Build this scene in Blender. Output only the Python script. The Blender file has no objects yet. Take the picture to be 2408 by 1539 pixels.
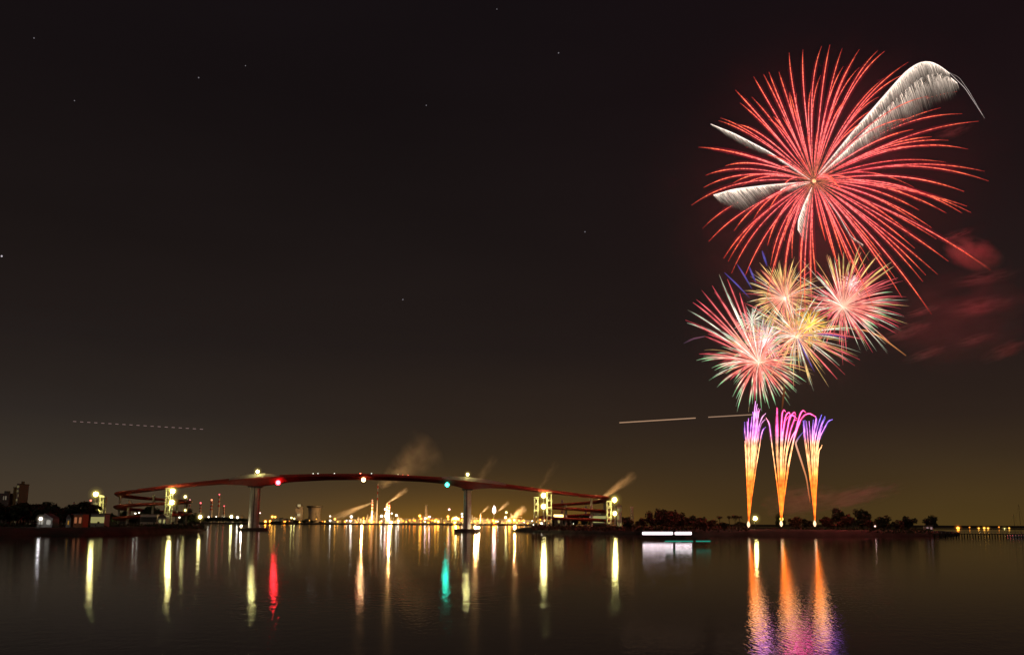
import bpy, math, random
from mathutils import Vector, Matrix

R = math.radians
scene = bpy.context.scene
col = scene.collection

# ---------------------------------------------------------------- camera
F = 2340.0            # focal length in photo units (photo width 2407)
CX, CY, HZ = 1203.5, 769.5, 1229.5
ROLL = .005           # the photograph's horizon dips slightly to the right
CAMH = 5.0
PITCH = math.atan((HZ - CY) / F)
cam_d = bpy.data.cameras.new("camera")
cam = bpy.data.objects.new("camera", cam_d)
col.objects.link(cam)
cam.location = (0, 0, CAMH)
cam.rotation_euler = (Matrix.Rotation(math.pi / 2 + PITCH, 4, 'X') @ Matrix.Rotation(ROLL, 4, 'Z')).to_euler()
cam_d.sensor_fit = 'HORIZONTAL'
cam_d.sensor_width = 36
cam_d.lens = 36 * F / 2407
cam_d.clip_start = 0.5
cam_d.clip_end = 60000
scene.camera = cam

# ---------------------------------------------------------------- world: night sky with city glow
world = bpy.data.worlds.new("World")
scene.world = world
world.use_nodes = True
wn, wl = world.node_tree.nodes, world.node_tree.links
wn.clear()
def N(t, **k):
    n = wn.new(t)
    for a, b in k.items():
        setattr(n, a, b)
    return n
def M_(op, a, b=None):
    n = N('ShaderNodeMath', operation=op)
    for i, v in enumerate((a, b)):
        if v is None: continue
        if isinstance(v, (int, float)): n.inputs[i].default_value = v
        else: wl.new(v, n.inputs[i])
    return n.outputs[0]
tc = N('ShaderNodeTexCoord')
sep = N('ShaderNodeSeparateXYZ')
wl.new(tc.outputs['Generated'], sep.inputs[0])
X, Y, Z = sep.outputs
rampn = N('ShaderNodeValToRGB')
zz = M_('MAXIMUM', Z, 0.0)
wl.new(M_('MULTIPLY', zz, 1.6), rampn.inputs[0])
cr = rampn.color_ramp
SKY = [(0.0, (.058, .033, .010)), (.03, (.050, .029, .011)), (.06, (.038, .0235, .0115)), (.10, (.0255, .0162, .0108)),
       (.17, (.0158, .0106, .0090)), (.28, (.0108, .0074, .0070)), (.40, (.0080, .0054, .0058)), (.60, (.0060, .0041, .0054))]
while len(cr.elements) < len(SKY):
    cr.elements.new(0.5)
for e, (z, c) in zip(cr.elements, SKY):
    e.position = z * 1.6
    e.color = (*c, 1)
def gauss(x0, z0, sx, sz):
    gx = M_('DIVIDE', M_('SUBTRACT', X, x0), sx)
    gz = M_('DIVIDE', M_('SUBTRACT', Z, z0), sz)
    return M_('EXPONENT', M_('MULTIPLY', M_('ADD', M_('MULTIPLY', gx, gx), M_('MULTIPLY', gz, gz)), -1.0))
def addglow(prev, fac, c, k=1.0):
    m = N('ShaderNodeMix', data_type='RGBA', blend_type='ADD')
    m.inputs[0].default_value = 1
    sc = N('ShaderNodeVectorMath', operation='SCALE')
    sc.inputs[0].default_value = c
    wl.new(fac, sc.inputs['Scale'])
    wl.new(prev, m.inputs[6])
    wl.new(sc.outputs[0], m.inputs[7])
    return m.outputs[2]
c = rampn.outputs[0]
c = addglow(c, gauss(-.05, -.01, .17, .040), (.100, .046, .003))
c = addglow(c, gauss(-.04, -.005, .12, .016), (.10, .042, .000))      # glow over the refinery
c = addglow(c, gauss(.42, 0.0, .16, .05), (.012, .008, .000))        # sodium glow on the right
c = addglow(c, gauss(-.42, 0.0, .26, .11), (.002, .0085, .0125))
c = addglow(c, gauss(.36, .30, .25, .25), (.0035, .0000, .0006))
# very faint cloud mottling
nz = N('ShaderNodeTexNoise')
nz.inputs['Scale'].default_value = 3.0
nz.inputs['Detail'].default_value = 4
mp = N('ShaderNodeMapping')
mp.inputs['Scale'].default_value = (1, 1, 4)
wl.new(tc.outputs['Generated'], mp.inputs[0])
wl.new(mp.outputs[0], nz.inputs['Vector'])
mot = M_('ADD', M_('MULTIPLY', nz.outputs[0], 0.35), 0.82)
sc_ = N('ShaderNodeVectorMath', operation='SCALE')
wl.new(c, sc_.inputs[0])
wl.new(mot, sc_.inputs['Scale'])
bg = N('ShaderNodeBackground')
wl.new(sc_.outputs[0], bg.inputs[0])
bg.inputs[1].default_value = 1.0
SUN_EL, SUN_ROT = R(3), R(200)
sky = N('ShaderNodeTexSky', sky_type='NISHITA', sun_disc=False, sun_elevation=R(-8), sun_rotation=SUN_ROT)
bg2 = N('ShaderNodeBackground')
wl.new(sky.outputs[0], bg2.inputs[0])
bg2.inputs[1].default_value = 0.02
ads = N('ShaderNodeAddShader')
wl.new(bg.outputs[0], ads.inputs[0])
wl.new(bg2.outputs[0], ads.inputs[1])
out = N('ShaderNodeOutputWorld')
wl.new(ads.outputs[0], out.inputs[0])

# faint moonlight from behind the camera
sd = bpy.data.lights.new("moonlight", 'SUN')
sd.energy = 0.15
sd.angle = R(0.5)
sd.color = (1, .86, .72)
so = bpy.data.objects.new("moonlight", sd)
so.rotation_euler = (R(58), 0, R(-25))
col.objects.link(so)

vs = scene.view_settings
vs.view_transform = 'Standard'
vs.look = 'None'
vs.exposure = 0
vs.gamma = 1
cy = scene.cycles
cy.use_denoising = True
cy.use_light_tree = True
cy.max_bounces = 6
cy.diffuse_bounces = 1
cy.glossy_bounces = 3
cy.transparent_max_bounces = 96
cy.volume_bounces = 0
cy.caustics_reflective = False
cy.caustics_refractive = False
cy.sample_clamp_indirect = 6
cy.blur_glossy = 0.0

# ---------------------------------------------------------------- helpers
def level(px, py):
    return px + ROLL * (py - CY), py - ROLL * (px - CX)
def at(px, py, D):
    """world point seen at photo position (px,py) at forward distance D"""
    px, py = level(px, py)
    v, u = CY - py, px - CX
    cs, sn = math.cos(PITCH), math.sin(PITCH)
    k = D / (F * cs - v * sn)
    return Vector((u * k, D, CAMH + (F * sn + v * cs) * k))
def ppm(D):           # metres per photo unit at distance D
    return D / F
def c1(x, y): return ((0 + x / 3.848) / 1.0411, (1120 + y / 3.848) / 1.0411)
def c2(x, y): return ((400 + x / 3.848) / 1.0411, (1120 + y / 3.848) / 1.0411)
def c3(x, y): return ((800 + x / 3.848) / 1.0411, (1120 + y / 3.848) / 1.0411)
def c4(x, y): return ((1200 + x / 3.848) / 1.0411, (1120 + y / 3.848) / 1.0411)
def c6(x, y): return ((2000 + x / 3.194) / 1.0411, (1120 + y / 3.194) / 1.0411)
def c7(x, y): return ((1650 + x / 2.08) / 1.0411, (60 + y / 2.08) / 1.0411)
def c8(x, y): return ((1650 + x / 3.498) / 1.0411, (580 + y / 3.498) / 1.0411)
def cf(x, y): return ((1780 + x / 4.81) / 1.0411, (980 + y / 4.81) / 1.0411)

ORD = ('first second third fourth fifth sixth seventh eighth ninth tenth eleventh twelfth thirteenth fourteenth fifteenth '
       'sixteenth seventeenth eighteenth nineteenth twentieth').split()
TENS = {2: 'twenty', 3: 'thirty', 4: 'forty', 5: 'fifty', 6: 'sixty', 7: 'seventy'}
def ordinal(i):       # 1-based
    if i <= 20: return ORD[i - 1]
    t, u = divmod(i, 10)
    if u == 0: return TENS[t][:-1] + 'ieth'
    return TENS[t] + '-' + ORD[u - 1]

class MB:
    """mesh builder: collects vertices, faces, material slots and optional colours"""
    def __init__(s): s.v, s.f, s.m, s.c = [], [], [], []
    def add(s, vs, fs, mi=0, cs=None):
        o = len(s.v)
        s.v += [tuple(v) for v in vs]
        s.f += [tuple(i + o for i in f) for f in fs]
        s.m += [mi] * len(fs)
        s.c += [tuple(q) for q in cs] if cs is not None else [(1, 1, 1)] * len(vs)
    def box(s, x0, x1, y0, y1, z0, z1, mi=0):
        vs = [(x, y, z) for x in (x0, x1) for y in (y0, y1) for z in (z0, z1)]
        s.add(vs, [(0, 1, 3, 2), (4, 6, 7, 5), (0, 4, 5, 1), (2, 3, 7, 6), (0, 2, 6, 4), (1, 5, 7, 3)], mi)
    def prism(s, pts, y0, y1, mi=0):     # outline in xz extruded along y
        n = len(pts)
        vs = [(x, y0, z) for x, z in pts] + [(x, y1, z) for x, z in pts]
        fs = [tuple(range(n)), tuple(range(2 * n - 1, n - 1, -1))]
        fs += [(i, i + n, (i + 1) % n + n, (i + 1) % n) for i in range(n)]
        s.add(vs, fs, mi)
    def lathe(s, prof, c=(0, 0, 0), n=14, mi=0):   # prof [(r,z)]
        vs, fs = [], []
        for r, z in prof:
            for i in range(n):
                a = 2 * math.pi * i / n
                vs.append((c[0] + r * math.cos(a), c[1] + r * math.sin(a), c[2] + z))
        for k in range(len(prof) - 1):
            for i in range(n):
                j = (i + 1) % n
                fs.append((k * n + i, k * n + j, (k + 1) * n + j, (k + 1) * n + i))
        fs.append(tuple(range(n - 1, -1, -1)))
        fs.append(tuple(range((len(prof) - 1) * n, len(prof) * n)))
        s.add(vs, fs, mi)
    def ball(s, r, c=(0, 0, 0), n=10, m=6, mi=0, sz=1.0):
        prof = [(max(r * math.sin(math.pi * k / m), r * .02), -r * sz * math.cos(math.pi * k / m)) for k in range(m + 1)]
        s.lathe(prof, c, n, mi)
    def tube(s, pts, rad, cols=None, n=5, mi=0):
        P = [Vector(p) for p in pts]
        vs, cs, fs = [], [], []
        up0 = Vector((0.13, 0.97, 0.2)).normalized()
        for i, p in enumerate(P):
            t = (P[min(i + 1, len(P) - 1)] - P[max(i - 1, 0)])
            if t.length < 1e-9: t = Vector((0, 0, 1))
            t.normalize()
            a = t.cross(up0)
            if a.length < 1e-4: a = t.cross(Vector((1, 0, 0)))
            a.normalize()
            b = t.cross(a)
            r = rad[i] if hasattr(rad, '__len__') else rad
            for k in range(n):
                th = 2 * math.pi * k / n
                vs.append(p + (a * math.cos(th) + b * math.sin(th)) * r)
                cs.append(cols[i] if cols else (1, 1, 1))
        for i in range(len(P) - 1):
            for k in range(n):
                j = (k + 1) % n
                fs.append((i * n + k, i * n + j, (i + 1) * n + j, (i + 1) * n + k))
        fs.append(tuple(range(n - 1, -1, -1)))
        fs.append(tuple(range((len(P) - 1) * n, len(P) * n)))
        s.add(vs, fs, mi, cs)
    def sweep(s, secs, mi=0):            # secs: list of loops with equal counts
        n = len(secs[0])
        vs = [p for sec in secs for p in sec]
        fs = []
        for i in range(len(secs) - 1):
            for k in range(n):
                j = (k + 1) % n
                fs.append((i * n + k, i * n + j, (i + 1) * n + j, (i + 1) * n + k))
        fs.append(tuple(range(n - 1, -1, -1)))
        fs.append(tuple(range((len(secs) - 1) * n, len(secs) * n)))
        s.add(vs, fs, mi)
    def mesh(s, name, mats, smooth=False):
        me = bpy.data.meshes.new(name)
        me.from_pydata(s.v, [], s.f)
        if not isinstance(mats, (list, tuple)): mats = [mats]
        for m in mats: me.materials.append(m)
        me.polygons.foreach_set('material_index', s.m)
        if any(q != (1, 1, 1) for q in s.c):
            ca = me.color_attributes.new('Col', 'FLOAT_COLOR', 'POINT')
            ca.data.foreach_set('color', [x for q in s.c for x in (*q, 1.0)])
        if smooth: me.polygons.foreach_set('use_smooth', [True] * len(me.polygons))
        me.update()
        return me
    def build(s, name, mats, parent=None, smooth=False, loc=None):
        o = bpy.data.objects.new(name, s.mesh(name, mats, smooth))
        col.objects.link(o)
        if parent: o.parent = parent
        if loc is not None: o.location = loc
        return o

def tag(o, label=None, cat=None, group=None, kind=None):
    if label: o['label'] = label
    if cat: o['category'] = cat
    if group: o['group'] = group
    if kind: o['kind'] = kind
    return o
def thing(name, loc, label, cat, group=None, rz=0):
    o = bpy.data.objects.new(name, None)
    col.objects.link(o)
    o.location = loc
    o.rotation_euler = (0, 0, rz)
    o.empty_display_size = 0.5
    return tag(o, label, cat, group)
def copy_tree(o, parent=None):
    c_ = o.copy()
    col.objects.link(c_)
    if parent: c_.parent = parent
    for ch in list(o.children):
        copy_tree(ch, c_)
    return c_

# ---------------------------------------------------------------- materials
def mat(name, c, rough=.8, noise=0.25, scale=.6, metal=0, bump=0.0):
    m = bpy.data.materials.new(name)
    m.use_nodes = True
    nt = m.node_tree
    b = nt.nodes['Principled BSDF']
    b.inputs['Roughness'].default_value = rough
    b.inputs['Metallic'].default_value = metal
    t = nt.nodes.new('ShaderNodeTexCoord')
    n = nt.nodes.new('ShaderNodeTexNoise')
    n.inputs['Scale'].default_value = scale
    n.inputs['Detail'].default_value = 5
    nt.links.new(t.outputs['Object'], n.inputs['Vector'])
    r = nt.nodes.new('ShaderNodeValToRGB')
    r.color_ramp.elements[0].position = .3
    r.color_ramp.elements[1].position = .7
    r.color_ramp.elements[0].color = (*[x * (1 - noise) for x in c], 1)
    r.color_ramp.elements[1].color = (*[min(1, x * (1 + noise)) for x in c], 1)
    nt.links.new(n.outputs[0], r.inputs[0])
    nt.links.new(r.outputs[0], b.inputs['Base Color'])
    if bump:
        bm_ = nt.nodes.new('ShaderNodeBump')
        bm_.inputs['Strength'].default_value = bump
        nt.links.new(n.outputs[0], bm_.inputs['Height'])
        nt.links.new(bm_.outputs[0], b.inputs['Normal'])
    return m
_em = {}
def emit(c, s):
    key = (tuple(round(x, 3) for x in c), round(s, 3))
    if key in _em: return _em[key]
    m = bpy.data.materials.new('lamp_light')
    m.use_nodes = True
    nt = m.node_tree
    nt.nodes.clear()
    e = nt.nodes.new('ShaderNodeEmission')
    e.inputs[0].default_value = (*c, 1)
    e.inputs[1].default_value = s
    o = nt.nodes.new('ShaderNodeOutputMaterial')
    nt.links.new(e.outputs[0], o.inputs[0])
    _em[key] = m
    return m
def halo_shells(r, hgt, c, k, parent, oy=0):
    """nested see-through shells that add a soft glow halo around a lamp"""
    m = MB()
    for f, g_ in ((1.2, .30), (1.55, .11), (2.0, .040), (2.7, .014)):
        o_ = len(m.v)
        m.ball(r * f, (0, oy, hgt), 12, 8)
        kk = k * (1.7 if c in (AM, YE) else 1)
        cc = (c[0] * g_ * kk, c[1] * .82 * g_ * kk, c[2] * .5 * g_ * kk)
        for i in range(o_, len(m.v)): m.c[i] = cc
    m.build('lamp_halo', SPG, parent, True)
def spark_mat(name, s, beads=0.0, clear=False):
    m = bpy.data.materials.new(name)
    m.use_nodes = True
    nt = m.node_tree
    nt.nodes.clear()
    a = nt.nodes.new('ShaderNodeAttribute')
    a.attribute_name = 'Col'
    e = nt.nodes.new('ShaderNodeEmission')
    nt.links.new(a.outputs['Color'], e.inputs[0])
    e.inputs[1].default_value = s
    o = nt.nodes.new('ShaderNodeOutputMaterial')
    if beads:
        t = nt.nodes.new('ShaderNodeTexCoord')
        n = nt.nodes.new('ShaderNodeTexNoise')
        n.inputs['Scale'].default_value = beads
        n.inputs['Detail'].default_value = 1
        nt.links.new(t.outputs['Object'], n.inputs['Vector'])
        mr = nt.nodes.new('ShaderNodeMapRange')
        mr.inputs[1].default_value = .3
        mr.inputs[2].default_value = .7
        mr.inputs[3].default_value = .45 * s
        mr.inputs[4].default_value = 1.5 * s
        nt.links.new(n.outputs[0], mr.inputs[0])
        nt.links.new(mr.outputs[0], e.inputs[1])
    if clear:
        tr = nt.nodes.new('ShaderNodeBsdfTransparent')
        ad = nt.nodes.new('ShaderNodeAddShader')
        nt.links.new(tr.outputs[0], ad.inputs[0])
        nt.links.new(e.outputs[0], ad.inputs[1])
        nt.links.new(ad.outputs[0], o.inputs[0])
        m.cycles.emission_sampling = 'NONE'
    else:
        nt.links.new(e.outputs[0], o.inputs[0])
    return m
def smoke_mat(name, dens, color=(.8, .8, .8), ns=2.0, lo=.42, hi=.7, stretch=(1, 1, 1), aniso=0.0, plume=False):
    m = bpy.data.materials.new(name)
    m.use_nodes = True
    nt = m.node_tree
    nt.nodes.clear()
    L = nt.links.new
    t = nt.nodes.new('ShaderNodeTexCoord')
    ln = nt.nodes.new('ShaderNodeVectorMath'); ln.operation = 'LENGTH'
    L(t.outputs['Object'], ln.inputs[0])
    fall = nt.nodes.new('ShaderNodeMapRange'); fall.interpolation_type = 'SMOOTHSTEP'
    fall.inputs[1].default_value = 1.0; fall.inputs[2].default_value = .1
    fall.inputs[3].default_value = 0; fall.inputs[4].default_value = 1
    L(ln.outputs['Value'], fall.inputs[0])
    fo_ = fall.outputs[0]
    if plume:      # narrow at the stack, widening and thinning downwind (local +x)
        def mm(op, a, b=None):
            q = nt.nodes.new('ShaderNodeMath'); q.operation = op
            for i_, v_ in enumerate((a, b)):
                if v_ is None: continue
                if isinstance(v_, (int, float)): q.inputs[i_].default_value = v_
                else: L(v_, q.inputs[i_])
            return q.outputs[0]
        sx = nt.nodes.new('ShaderNodeSeparateXYZ'); L(t.outputs['Object'], sx.inputs[0])
        u_ = mm('MULTIPLY', mm('ADD', sx.outputs[0], 1.0), .5)
        r_ = mm('SQRT', mm('ADD', mm('MULTIPLY', sx.outputs[1], sx.outputs[1]), mm('MULTIPLY', sx.outputs[2], sx.outputs[2])))
        wd_ = mm('ADD', mm('MULTIPLY', u_, .75), .12)
        L(mm('DIVIDE', r_, wd_), fall.inputs[0])
        inv = mm('DIVIDE', .3, mm('ADD', wd_, .1))
        end = mm('SUBTRACT', 1.0, mm('POWER', u_, 1.6))
        fo_ = mm('MULTIPLY', mm('MULTIPLY', fall.outputs[0], inv), end)
    mpn = nt.nodes.new('ShaderNodeMapping'); mpn.inputs['Scale'].default_value = stretch
    L(t.outputs['Object'], mpn.inputs[0])
    n = nt.nodes.new('ShaderNodeTexNoise'); n.inputs['Scale'].default_value = ns; n.inputs['Detail'].default_value = 4
    L(mpn.outputs[0], n.inputs['Vector'])
    mr = nt.nodes.new('ShaderNodeMapRange')
    mr.inputs[1].default_value = lo; mr.inputs[2].default_value = hi
    mr.inputs[3].default_value = 0; mr.inputs[4].default_value = dens
    L(n.outputs[0], mr.inputs[0])
    mu = nt.nodes.new('ShaderNodeMath'); mu.operation = 'MULTIPLY'
    L(mr.outputs[0], mu.inputs[0]); L(fo_, mu.inputs[1])
    pv = nt.nodes.new('ShaderNodeVolumePrincipled')
    pv.inputs['Color'].default_value = (*color, 1)
    pv.inputs['Anisotropy'].default_value = aniso
    L(mu.outputs[0], pv.inputs['Density'])
    o = nt.nodes.new('ShaderNodeOutputMaterial')
    L(pv.outputs[0], o.inputs['Volume'])
    return m

MT = dict(
    concrete=mat('concrete', (.38, .36, .32), .85, .15, .5, bump=.1),
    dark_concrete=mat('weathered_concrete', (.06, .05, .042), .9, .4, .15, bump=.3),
    red_paint=mat('red_bridge_paint', (.27, .024, .012), .55, .2, .25),
    pale_steel=mat('galvanised_steel', (.45, .45, .42), .5, .12, 1.2, metal=.3),
    dark_steel=mat('dark_steel', (.05, .048, .045), .6, .2, 1.0, metal=.3),
    asphalt=mat('asphalt', (.05, .05, .05), .9, .2, 1.0),
    earth=mat('bank_earth', (.045, .030, .020), .95, .5, .12, bump=.4),
    grass=mat('bank_grass', (.035, .04, .018), .95, .5, .25, bump=.4),
    sand=mat('pale_path', (.22, .15, .09), .95, .3, .2),
    foliage=mat('foliage', (.035, .045, .018), .8, .5, .35),
    ruddy_lit=mat('reddish_foliage', (.085, .040, .022), .8, .5, .35),  # reddish scrub leaves; also holds the red firework light on the bank trees
    bark=mat('bark', (.05, .035, .025), .9, .3, 2.0),
    wall=mat('pale_wall', (.35, .33, .29), .85, .12, .2),
    tank=mat('tank_paint', (.20, .18, .15), .6, .08, .1),
    cream=mat('floodlit_concrete', (.62, .60, .42), .7, .1, .5),  # yellowish floodlight tint of the stair towers put into their base colour
    roof=mat('roof_sheet', (.12, .10, .09), .7, .15, .3),
    chim_red=mat('chimney_red', (.55, .07, .04), .6, .1, .1),
    chim_white=mat('chimney_white', (.7, .68, .64), .6, .1, .1),
    orange_wall=mat('orange_wall', (.45, .17, .08), .8, .12, .3),
    hull=mat('hull_white', (.6, .6, .58), .4, .08, .6),
    wood=mat('jetty_timber', (.07, .05, .035), .9, .4, 1.0),
)

# ---------------------------------------------------------------- water
WAVE, WSC, RLO, RHI = .012, 2.8, .048, .066
def water_mat():
    m = bpy.data.materials.new('harbour_water')
    m.use_nodes = True
    nt = m.node_tree
    b = nt.nodes['Principled BSDF']
    b.inputs['Base Color'].default_value = (.012, .010, .008, 1)
    b.inputs['Roughness'].default_value = .13
    b.inputs['IOR'].default_value = 1.33
    t = nt.nodes.new('ShaderNodeTexCoord')
    L = nt.links.new
    def noise(scale, detail, sy=1.0, rot=0):
        mp = nt.nodes.new('ShaderNodeMapping')
        mp.inputs['Scale'].default_value = (1, sy, 1)
        mp.inputs['Rotation'].default_value = (0, 0, rot)
        L(t.outputs['Object'], mp.inputs[0])
        n = nt.nodes.new('ShaderNodeTexNoise')
        n.inputs['Scale'].default_value = scale
        n.inputs['Detail'].default_value = detail
        L(mp.outputs[0], n.inputs['Vector'])
        return n.outputs[0]
    b1 = nt.nodes.new('ShaderNodeBump')
    b1.inputs['Distance'].default_value = .009
    L(noise(5.5, 1.5, .24, .1), b1.inputs['Height'])
    b2 = nt.nodes.new('ShaderNodeBump')
    b2.inputs['Distance'].default_value = .008
    L(noise(.9, 1.5, 1.0, -.4), b2.inputs['Height'])
    L(b1.outputs[0], b2.inputs['Normal'])
    L(b2.outputs[0], b.inputs['Normal'])
    # calm and ruffled patches: broad areas of slightly different roughness
    mr = nt.nodes.new('ShaderNodeMapRange')
    mr.inputs[1].default_value = .35; mr.inputs[2].default_value = .65
    mr.inputs[3].default_value = RLO; mr.inputs[4].default_value = RHI
    L(noise(.02, 2, 3.0), mr.inputs[0])
    L(mr.outputs[0], b.inputs['Roughness'])
    return m
w = MB()
w.add([(-20000, -60, 0), (20000, -60, 0), (20000, 24000, 0), (-20000, 24000, 0)], [(0, 1, 2, 3)])
tag(w.build('water', water_mat()), 'calm dark harbour water mirroring the lights', 'water', kind='structure')

# ---------------------------------------------------------------- ground: banks
def lerp(tab, x):
    if x <= tab[0][0]: return tab[0][1:]
    for a, b in zip(tab, tab[1:]):
        if x <= b[0]:
            t = (x - a[0]) / (b[0] - a[0])
            return tuple(p + (q - p) * t for p, q in zip(a[1:], b[1:]))
    return tab[-1][1:]
def bank(name, tab, back, label, m1, m2, seed, step=6):
    """tab rows: px, waterline py, crest py, crest setback (m)"""
    rnd = random.Random(seed)
    b = MB()
    x0, x1 = tab[0][0], tab[-1][0]
    n = int((x1 - x0) / step)
    rows = []
    for i in range(n + 1):
        px = x0 + (x1 - x0) * i / n
        wy, cy_, sb, bk = lerp(tab, px)
        cy_ = level(px, cy_)[1]
        px, wy = level(px, wy)
        D = F * CAMH / (wy - HZ)
        zc = CAMH - (cy_ - HZ) * (D + sb) / F
        j = rnd.uniform(-.12, .12)
        u = (px - CX) / F
        row = [(u * D, D, -1.0), (u * D, D + .3, .25 + j), (u * (D + sb * .5), D + sb * .5, zc * .6 + j),
               (u * (D + sb), D + sb, zc + j * 1.2), (u * (D + sb + 8), D + sb + 8, zc + rnd.uniform(-.15, .25))]
        DD = D + sb + 8
        for k in range(1, 7):
            d2 = DD + (bk - DD) * k / 6 if bk > DD else DD + k
            row.append((u * d2, d2, max(.4, zc + rnd.uniform(-.3, .3))))
        d2 = row[-1][1]
        row.append((u * (d2 + 2), d2 + 2, -1))
        rows.append(row)
    k = len(rows[0])
    vs = [p for r in rows for p in r]
    fs, ms = [], []
    for i in range(n):
        for j in range(k - 1):
            fs.append((i * k + j, (i + 1) * k + j, (i + 1) * k + j + 1, i * k + j + 1))
            ms.append(0 if j < 3 else 1)
    b.add(vs, fs)
    b.m = ms
    return tag(b.build(name, [m1, m2], smooth=True), label, 'ground', kind='structure')

bank('river_bank', [(-250, 1258, 1241, 5, 760), (120, 1257, 1240, 6, 760), (215, 1257.5, 1240, 7, 760), (330, 1255, 1238, 7, 760),
                    (420, 1251, 1236, 8, 740), (480, 1247.5, 1238, 6, 700), (500, 1244.5, 1243, 2, 690)], 700,
     'dark muddy river bank on the left with grass on top', MT['earth'], MT['grass'], 3)
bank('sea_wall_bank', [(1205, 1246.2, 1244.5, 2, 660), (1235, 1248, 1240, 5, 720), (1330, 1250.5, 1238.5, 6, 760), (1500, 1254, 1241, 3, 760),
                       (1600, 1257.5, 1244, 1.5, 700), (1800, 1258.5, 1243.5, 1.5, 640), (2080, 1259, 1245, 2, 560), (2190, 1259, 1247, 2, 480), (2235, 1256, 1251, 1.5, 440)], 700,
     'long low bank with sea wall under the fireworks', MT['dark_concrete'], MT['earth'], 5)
fs_ = MB()
rnd = random.Random(8)
pts = []
n = 160
for i in range(n + 1):
    x = -2600 + 5200 * i / n
    d = 2480 + 60 * math.sin(x * .004) + rnd.uniform(-8, 8)
    z = 3.4 + rnd.uniform(-.4, .5)
    pts += [(x, d, -1), (x, d + 2, 1.6), (x, d + 14, z), (x, d + 700, z + 2), (x * 1.4, d + 4500, 3)]
fs_.add(pts, [(i * 5 + j, (i + 1) * 5 + j, (i + 1) * 5 + j + 1, i * 5 + j + 1) for i in range(n) for j in range(4)])
tag(fs_.build('far_shore_ground', MT['earth'], smooth=True), 'flat far shore under the refinery', 'ground', kind='structure')

# a low ridge of hills beyond the refinery
h = MB()
pts = []
for i in range(121):
    x = -6500 + 13000 * i / 120
    z = 5 + 1.5 * math.sin(x * .0011 + 1) + 1 * math.sin(x * .0031) + rnd.uniform(-1, 1)
    pts += [(x, 8800, -2), (x, 9000, z), (x, 9600, z * .8), (x, 9900, -2)]
h.add(pts, [(i * 4 + j, (i + 1) * 4 + j, (i + 1) * 4 + j + 1, i * 4 + j + 1) for i in range(120) for j in range(3)])
tag(h.build('hills', MT['grass'], smooth=True), 'very low dark hills on the horizon', 'hills', kind='structure')

# ---------------------------------------------------------------- bridge
DB = 620.0
S = ppm(DB)
def bz(py, px=CX): return at(px, py, DB).z
def bx(px, py=1130): return at(px, py, DB).x
top_t = [(333, 1151.5), (384, 1145), (443, 1137.5), (520, 1129.5), (584, 1123.5), (630, 1120), (684, 1117.5), (768, 1115.6), (858, 1115.6), (918, 1117), (985, 1120.3),
         (1043, 1124), (1103, 1129.5), (1180, 1138.5), (1243, 1146.5), (1290, 1153), (1360, 1161.5)]
bot_t = [(333, 1156), (384, 1150), (443, 1143.5), (520, 1137.5), (570, 1139.5), (602, 1144.0), (640, 1138.5), (684, 1132), (768, 1127.8), (858, 1127), (918, 1128.5), (985, 1131.3),
         (1043, 1136), (1075, 1143), (1103, 1151.5), (1135, 1147), (1180, 1146.5), (1243, 1153.5), (1290, 1159), (1360, 1166.5)]
bridge = thing('road_bridge', (bx(850), DB, 0), 'long dark red girder bridge arching over the harbour with spiral ramps', 'bridge')
def bpart(mb, name, m, parent=bridge, smooth=False):
    o = mb.build(name, m, parent, smooth)
    loc = bridge.location
    o.location = (-loc[0], -loc[1], -loc[2]) if parent is bridge else (0, 0, 0)
    return o
W2 = 6.5
g = MB(); rd = MB(); par = [MB(), MB()]
secs, rsec, ps = [], [], [[], []]
for i in range(113):
    px = 333 + (1360 - 333) * i / 112
    zt, zb = bz(lerp(top_t, px)[0], px), bz(lerp(bot_t, px)[0], px)
    x = bx(px)
    secs.append([(x, DB - W2, zt - 1.1), (x, DB - 3.2, zb), (x, DB + 3.2, zb), (x, DB + W2, zt - 1.1), (x, DB + W2, zt - .55), (x, DB - W2, zt - .55)])
    rsec.append([(x, DB - W2 + .35, zt - .546), (x, DB - W2 + .35, zt - .42), (x, DB + W2 - .35, zt - .42), (x, DB + W2 - .35, zt - .546)])
    for k, sgn in enumerate((-1, 1)):
        y0 = DB + sgn * W2
        y1 = DB + sgn * (W2 - .25)
        ps[k].append([(x, y0, zt - .54), (x, y1, zt - .54), (x, y1, zt + .45), (x, y0, zt + .45)])
g.sweep(secs); rd.sweep(rsec)
bpart(g, 'girder', MT['red_paint'])
bpart(rd, 'road_deck', MT['asphalt'])
for k in range(2):
    par[k].sweep(ps[k])
    bpart(par[k], 'parapet', MT['red_paint'])
# pale barrier panels on the near side of the deck, tallest over each pier
for pc, pa, pb in ((602, 545, 662), (1103, 1040, 1190)):
    m = MB(); sc2 = []
    for i in range(25):
        px = pa + (pb - pa) * i / 24
        zt = bz(lerp(top_t, px)[0], px)
        hh = .5 + 1.5 * math.sin(math.pi * i / 24) ** .8
        sc2.append([(bx(px), DB - W2 - .2, zt - .4), (bx(px), DB - W2 - .003, zt - .4), (bx(px), DB - W2 - .003, zt + hh), (bx(px), DB - W2 - .2, zt + hh)])
    m.sweep(sc2)
    bpart(m, 'barrier_panel', MT['wall'])
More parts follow.
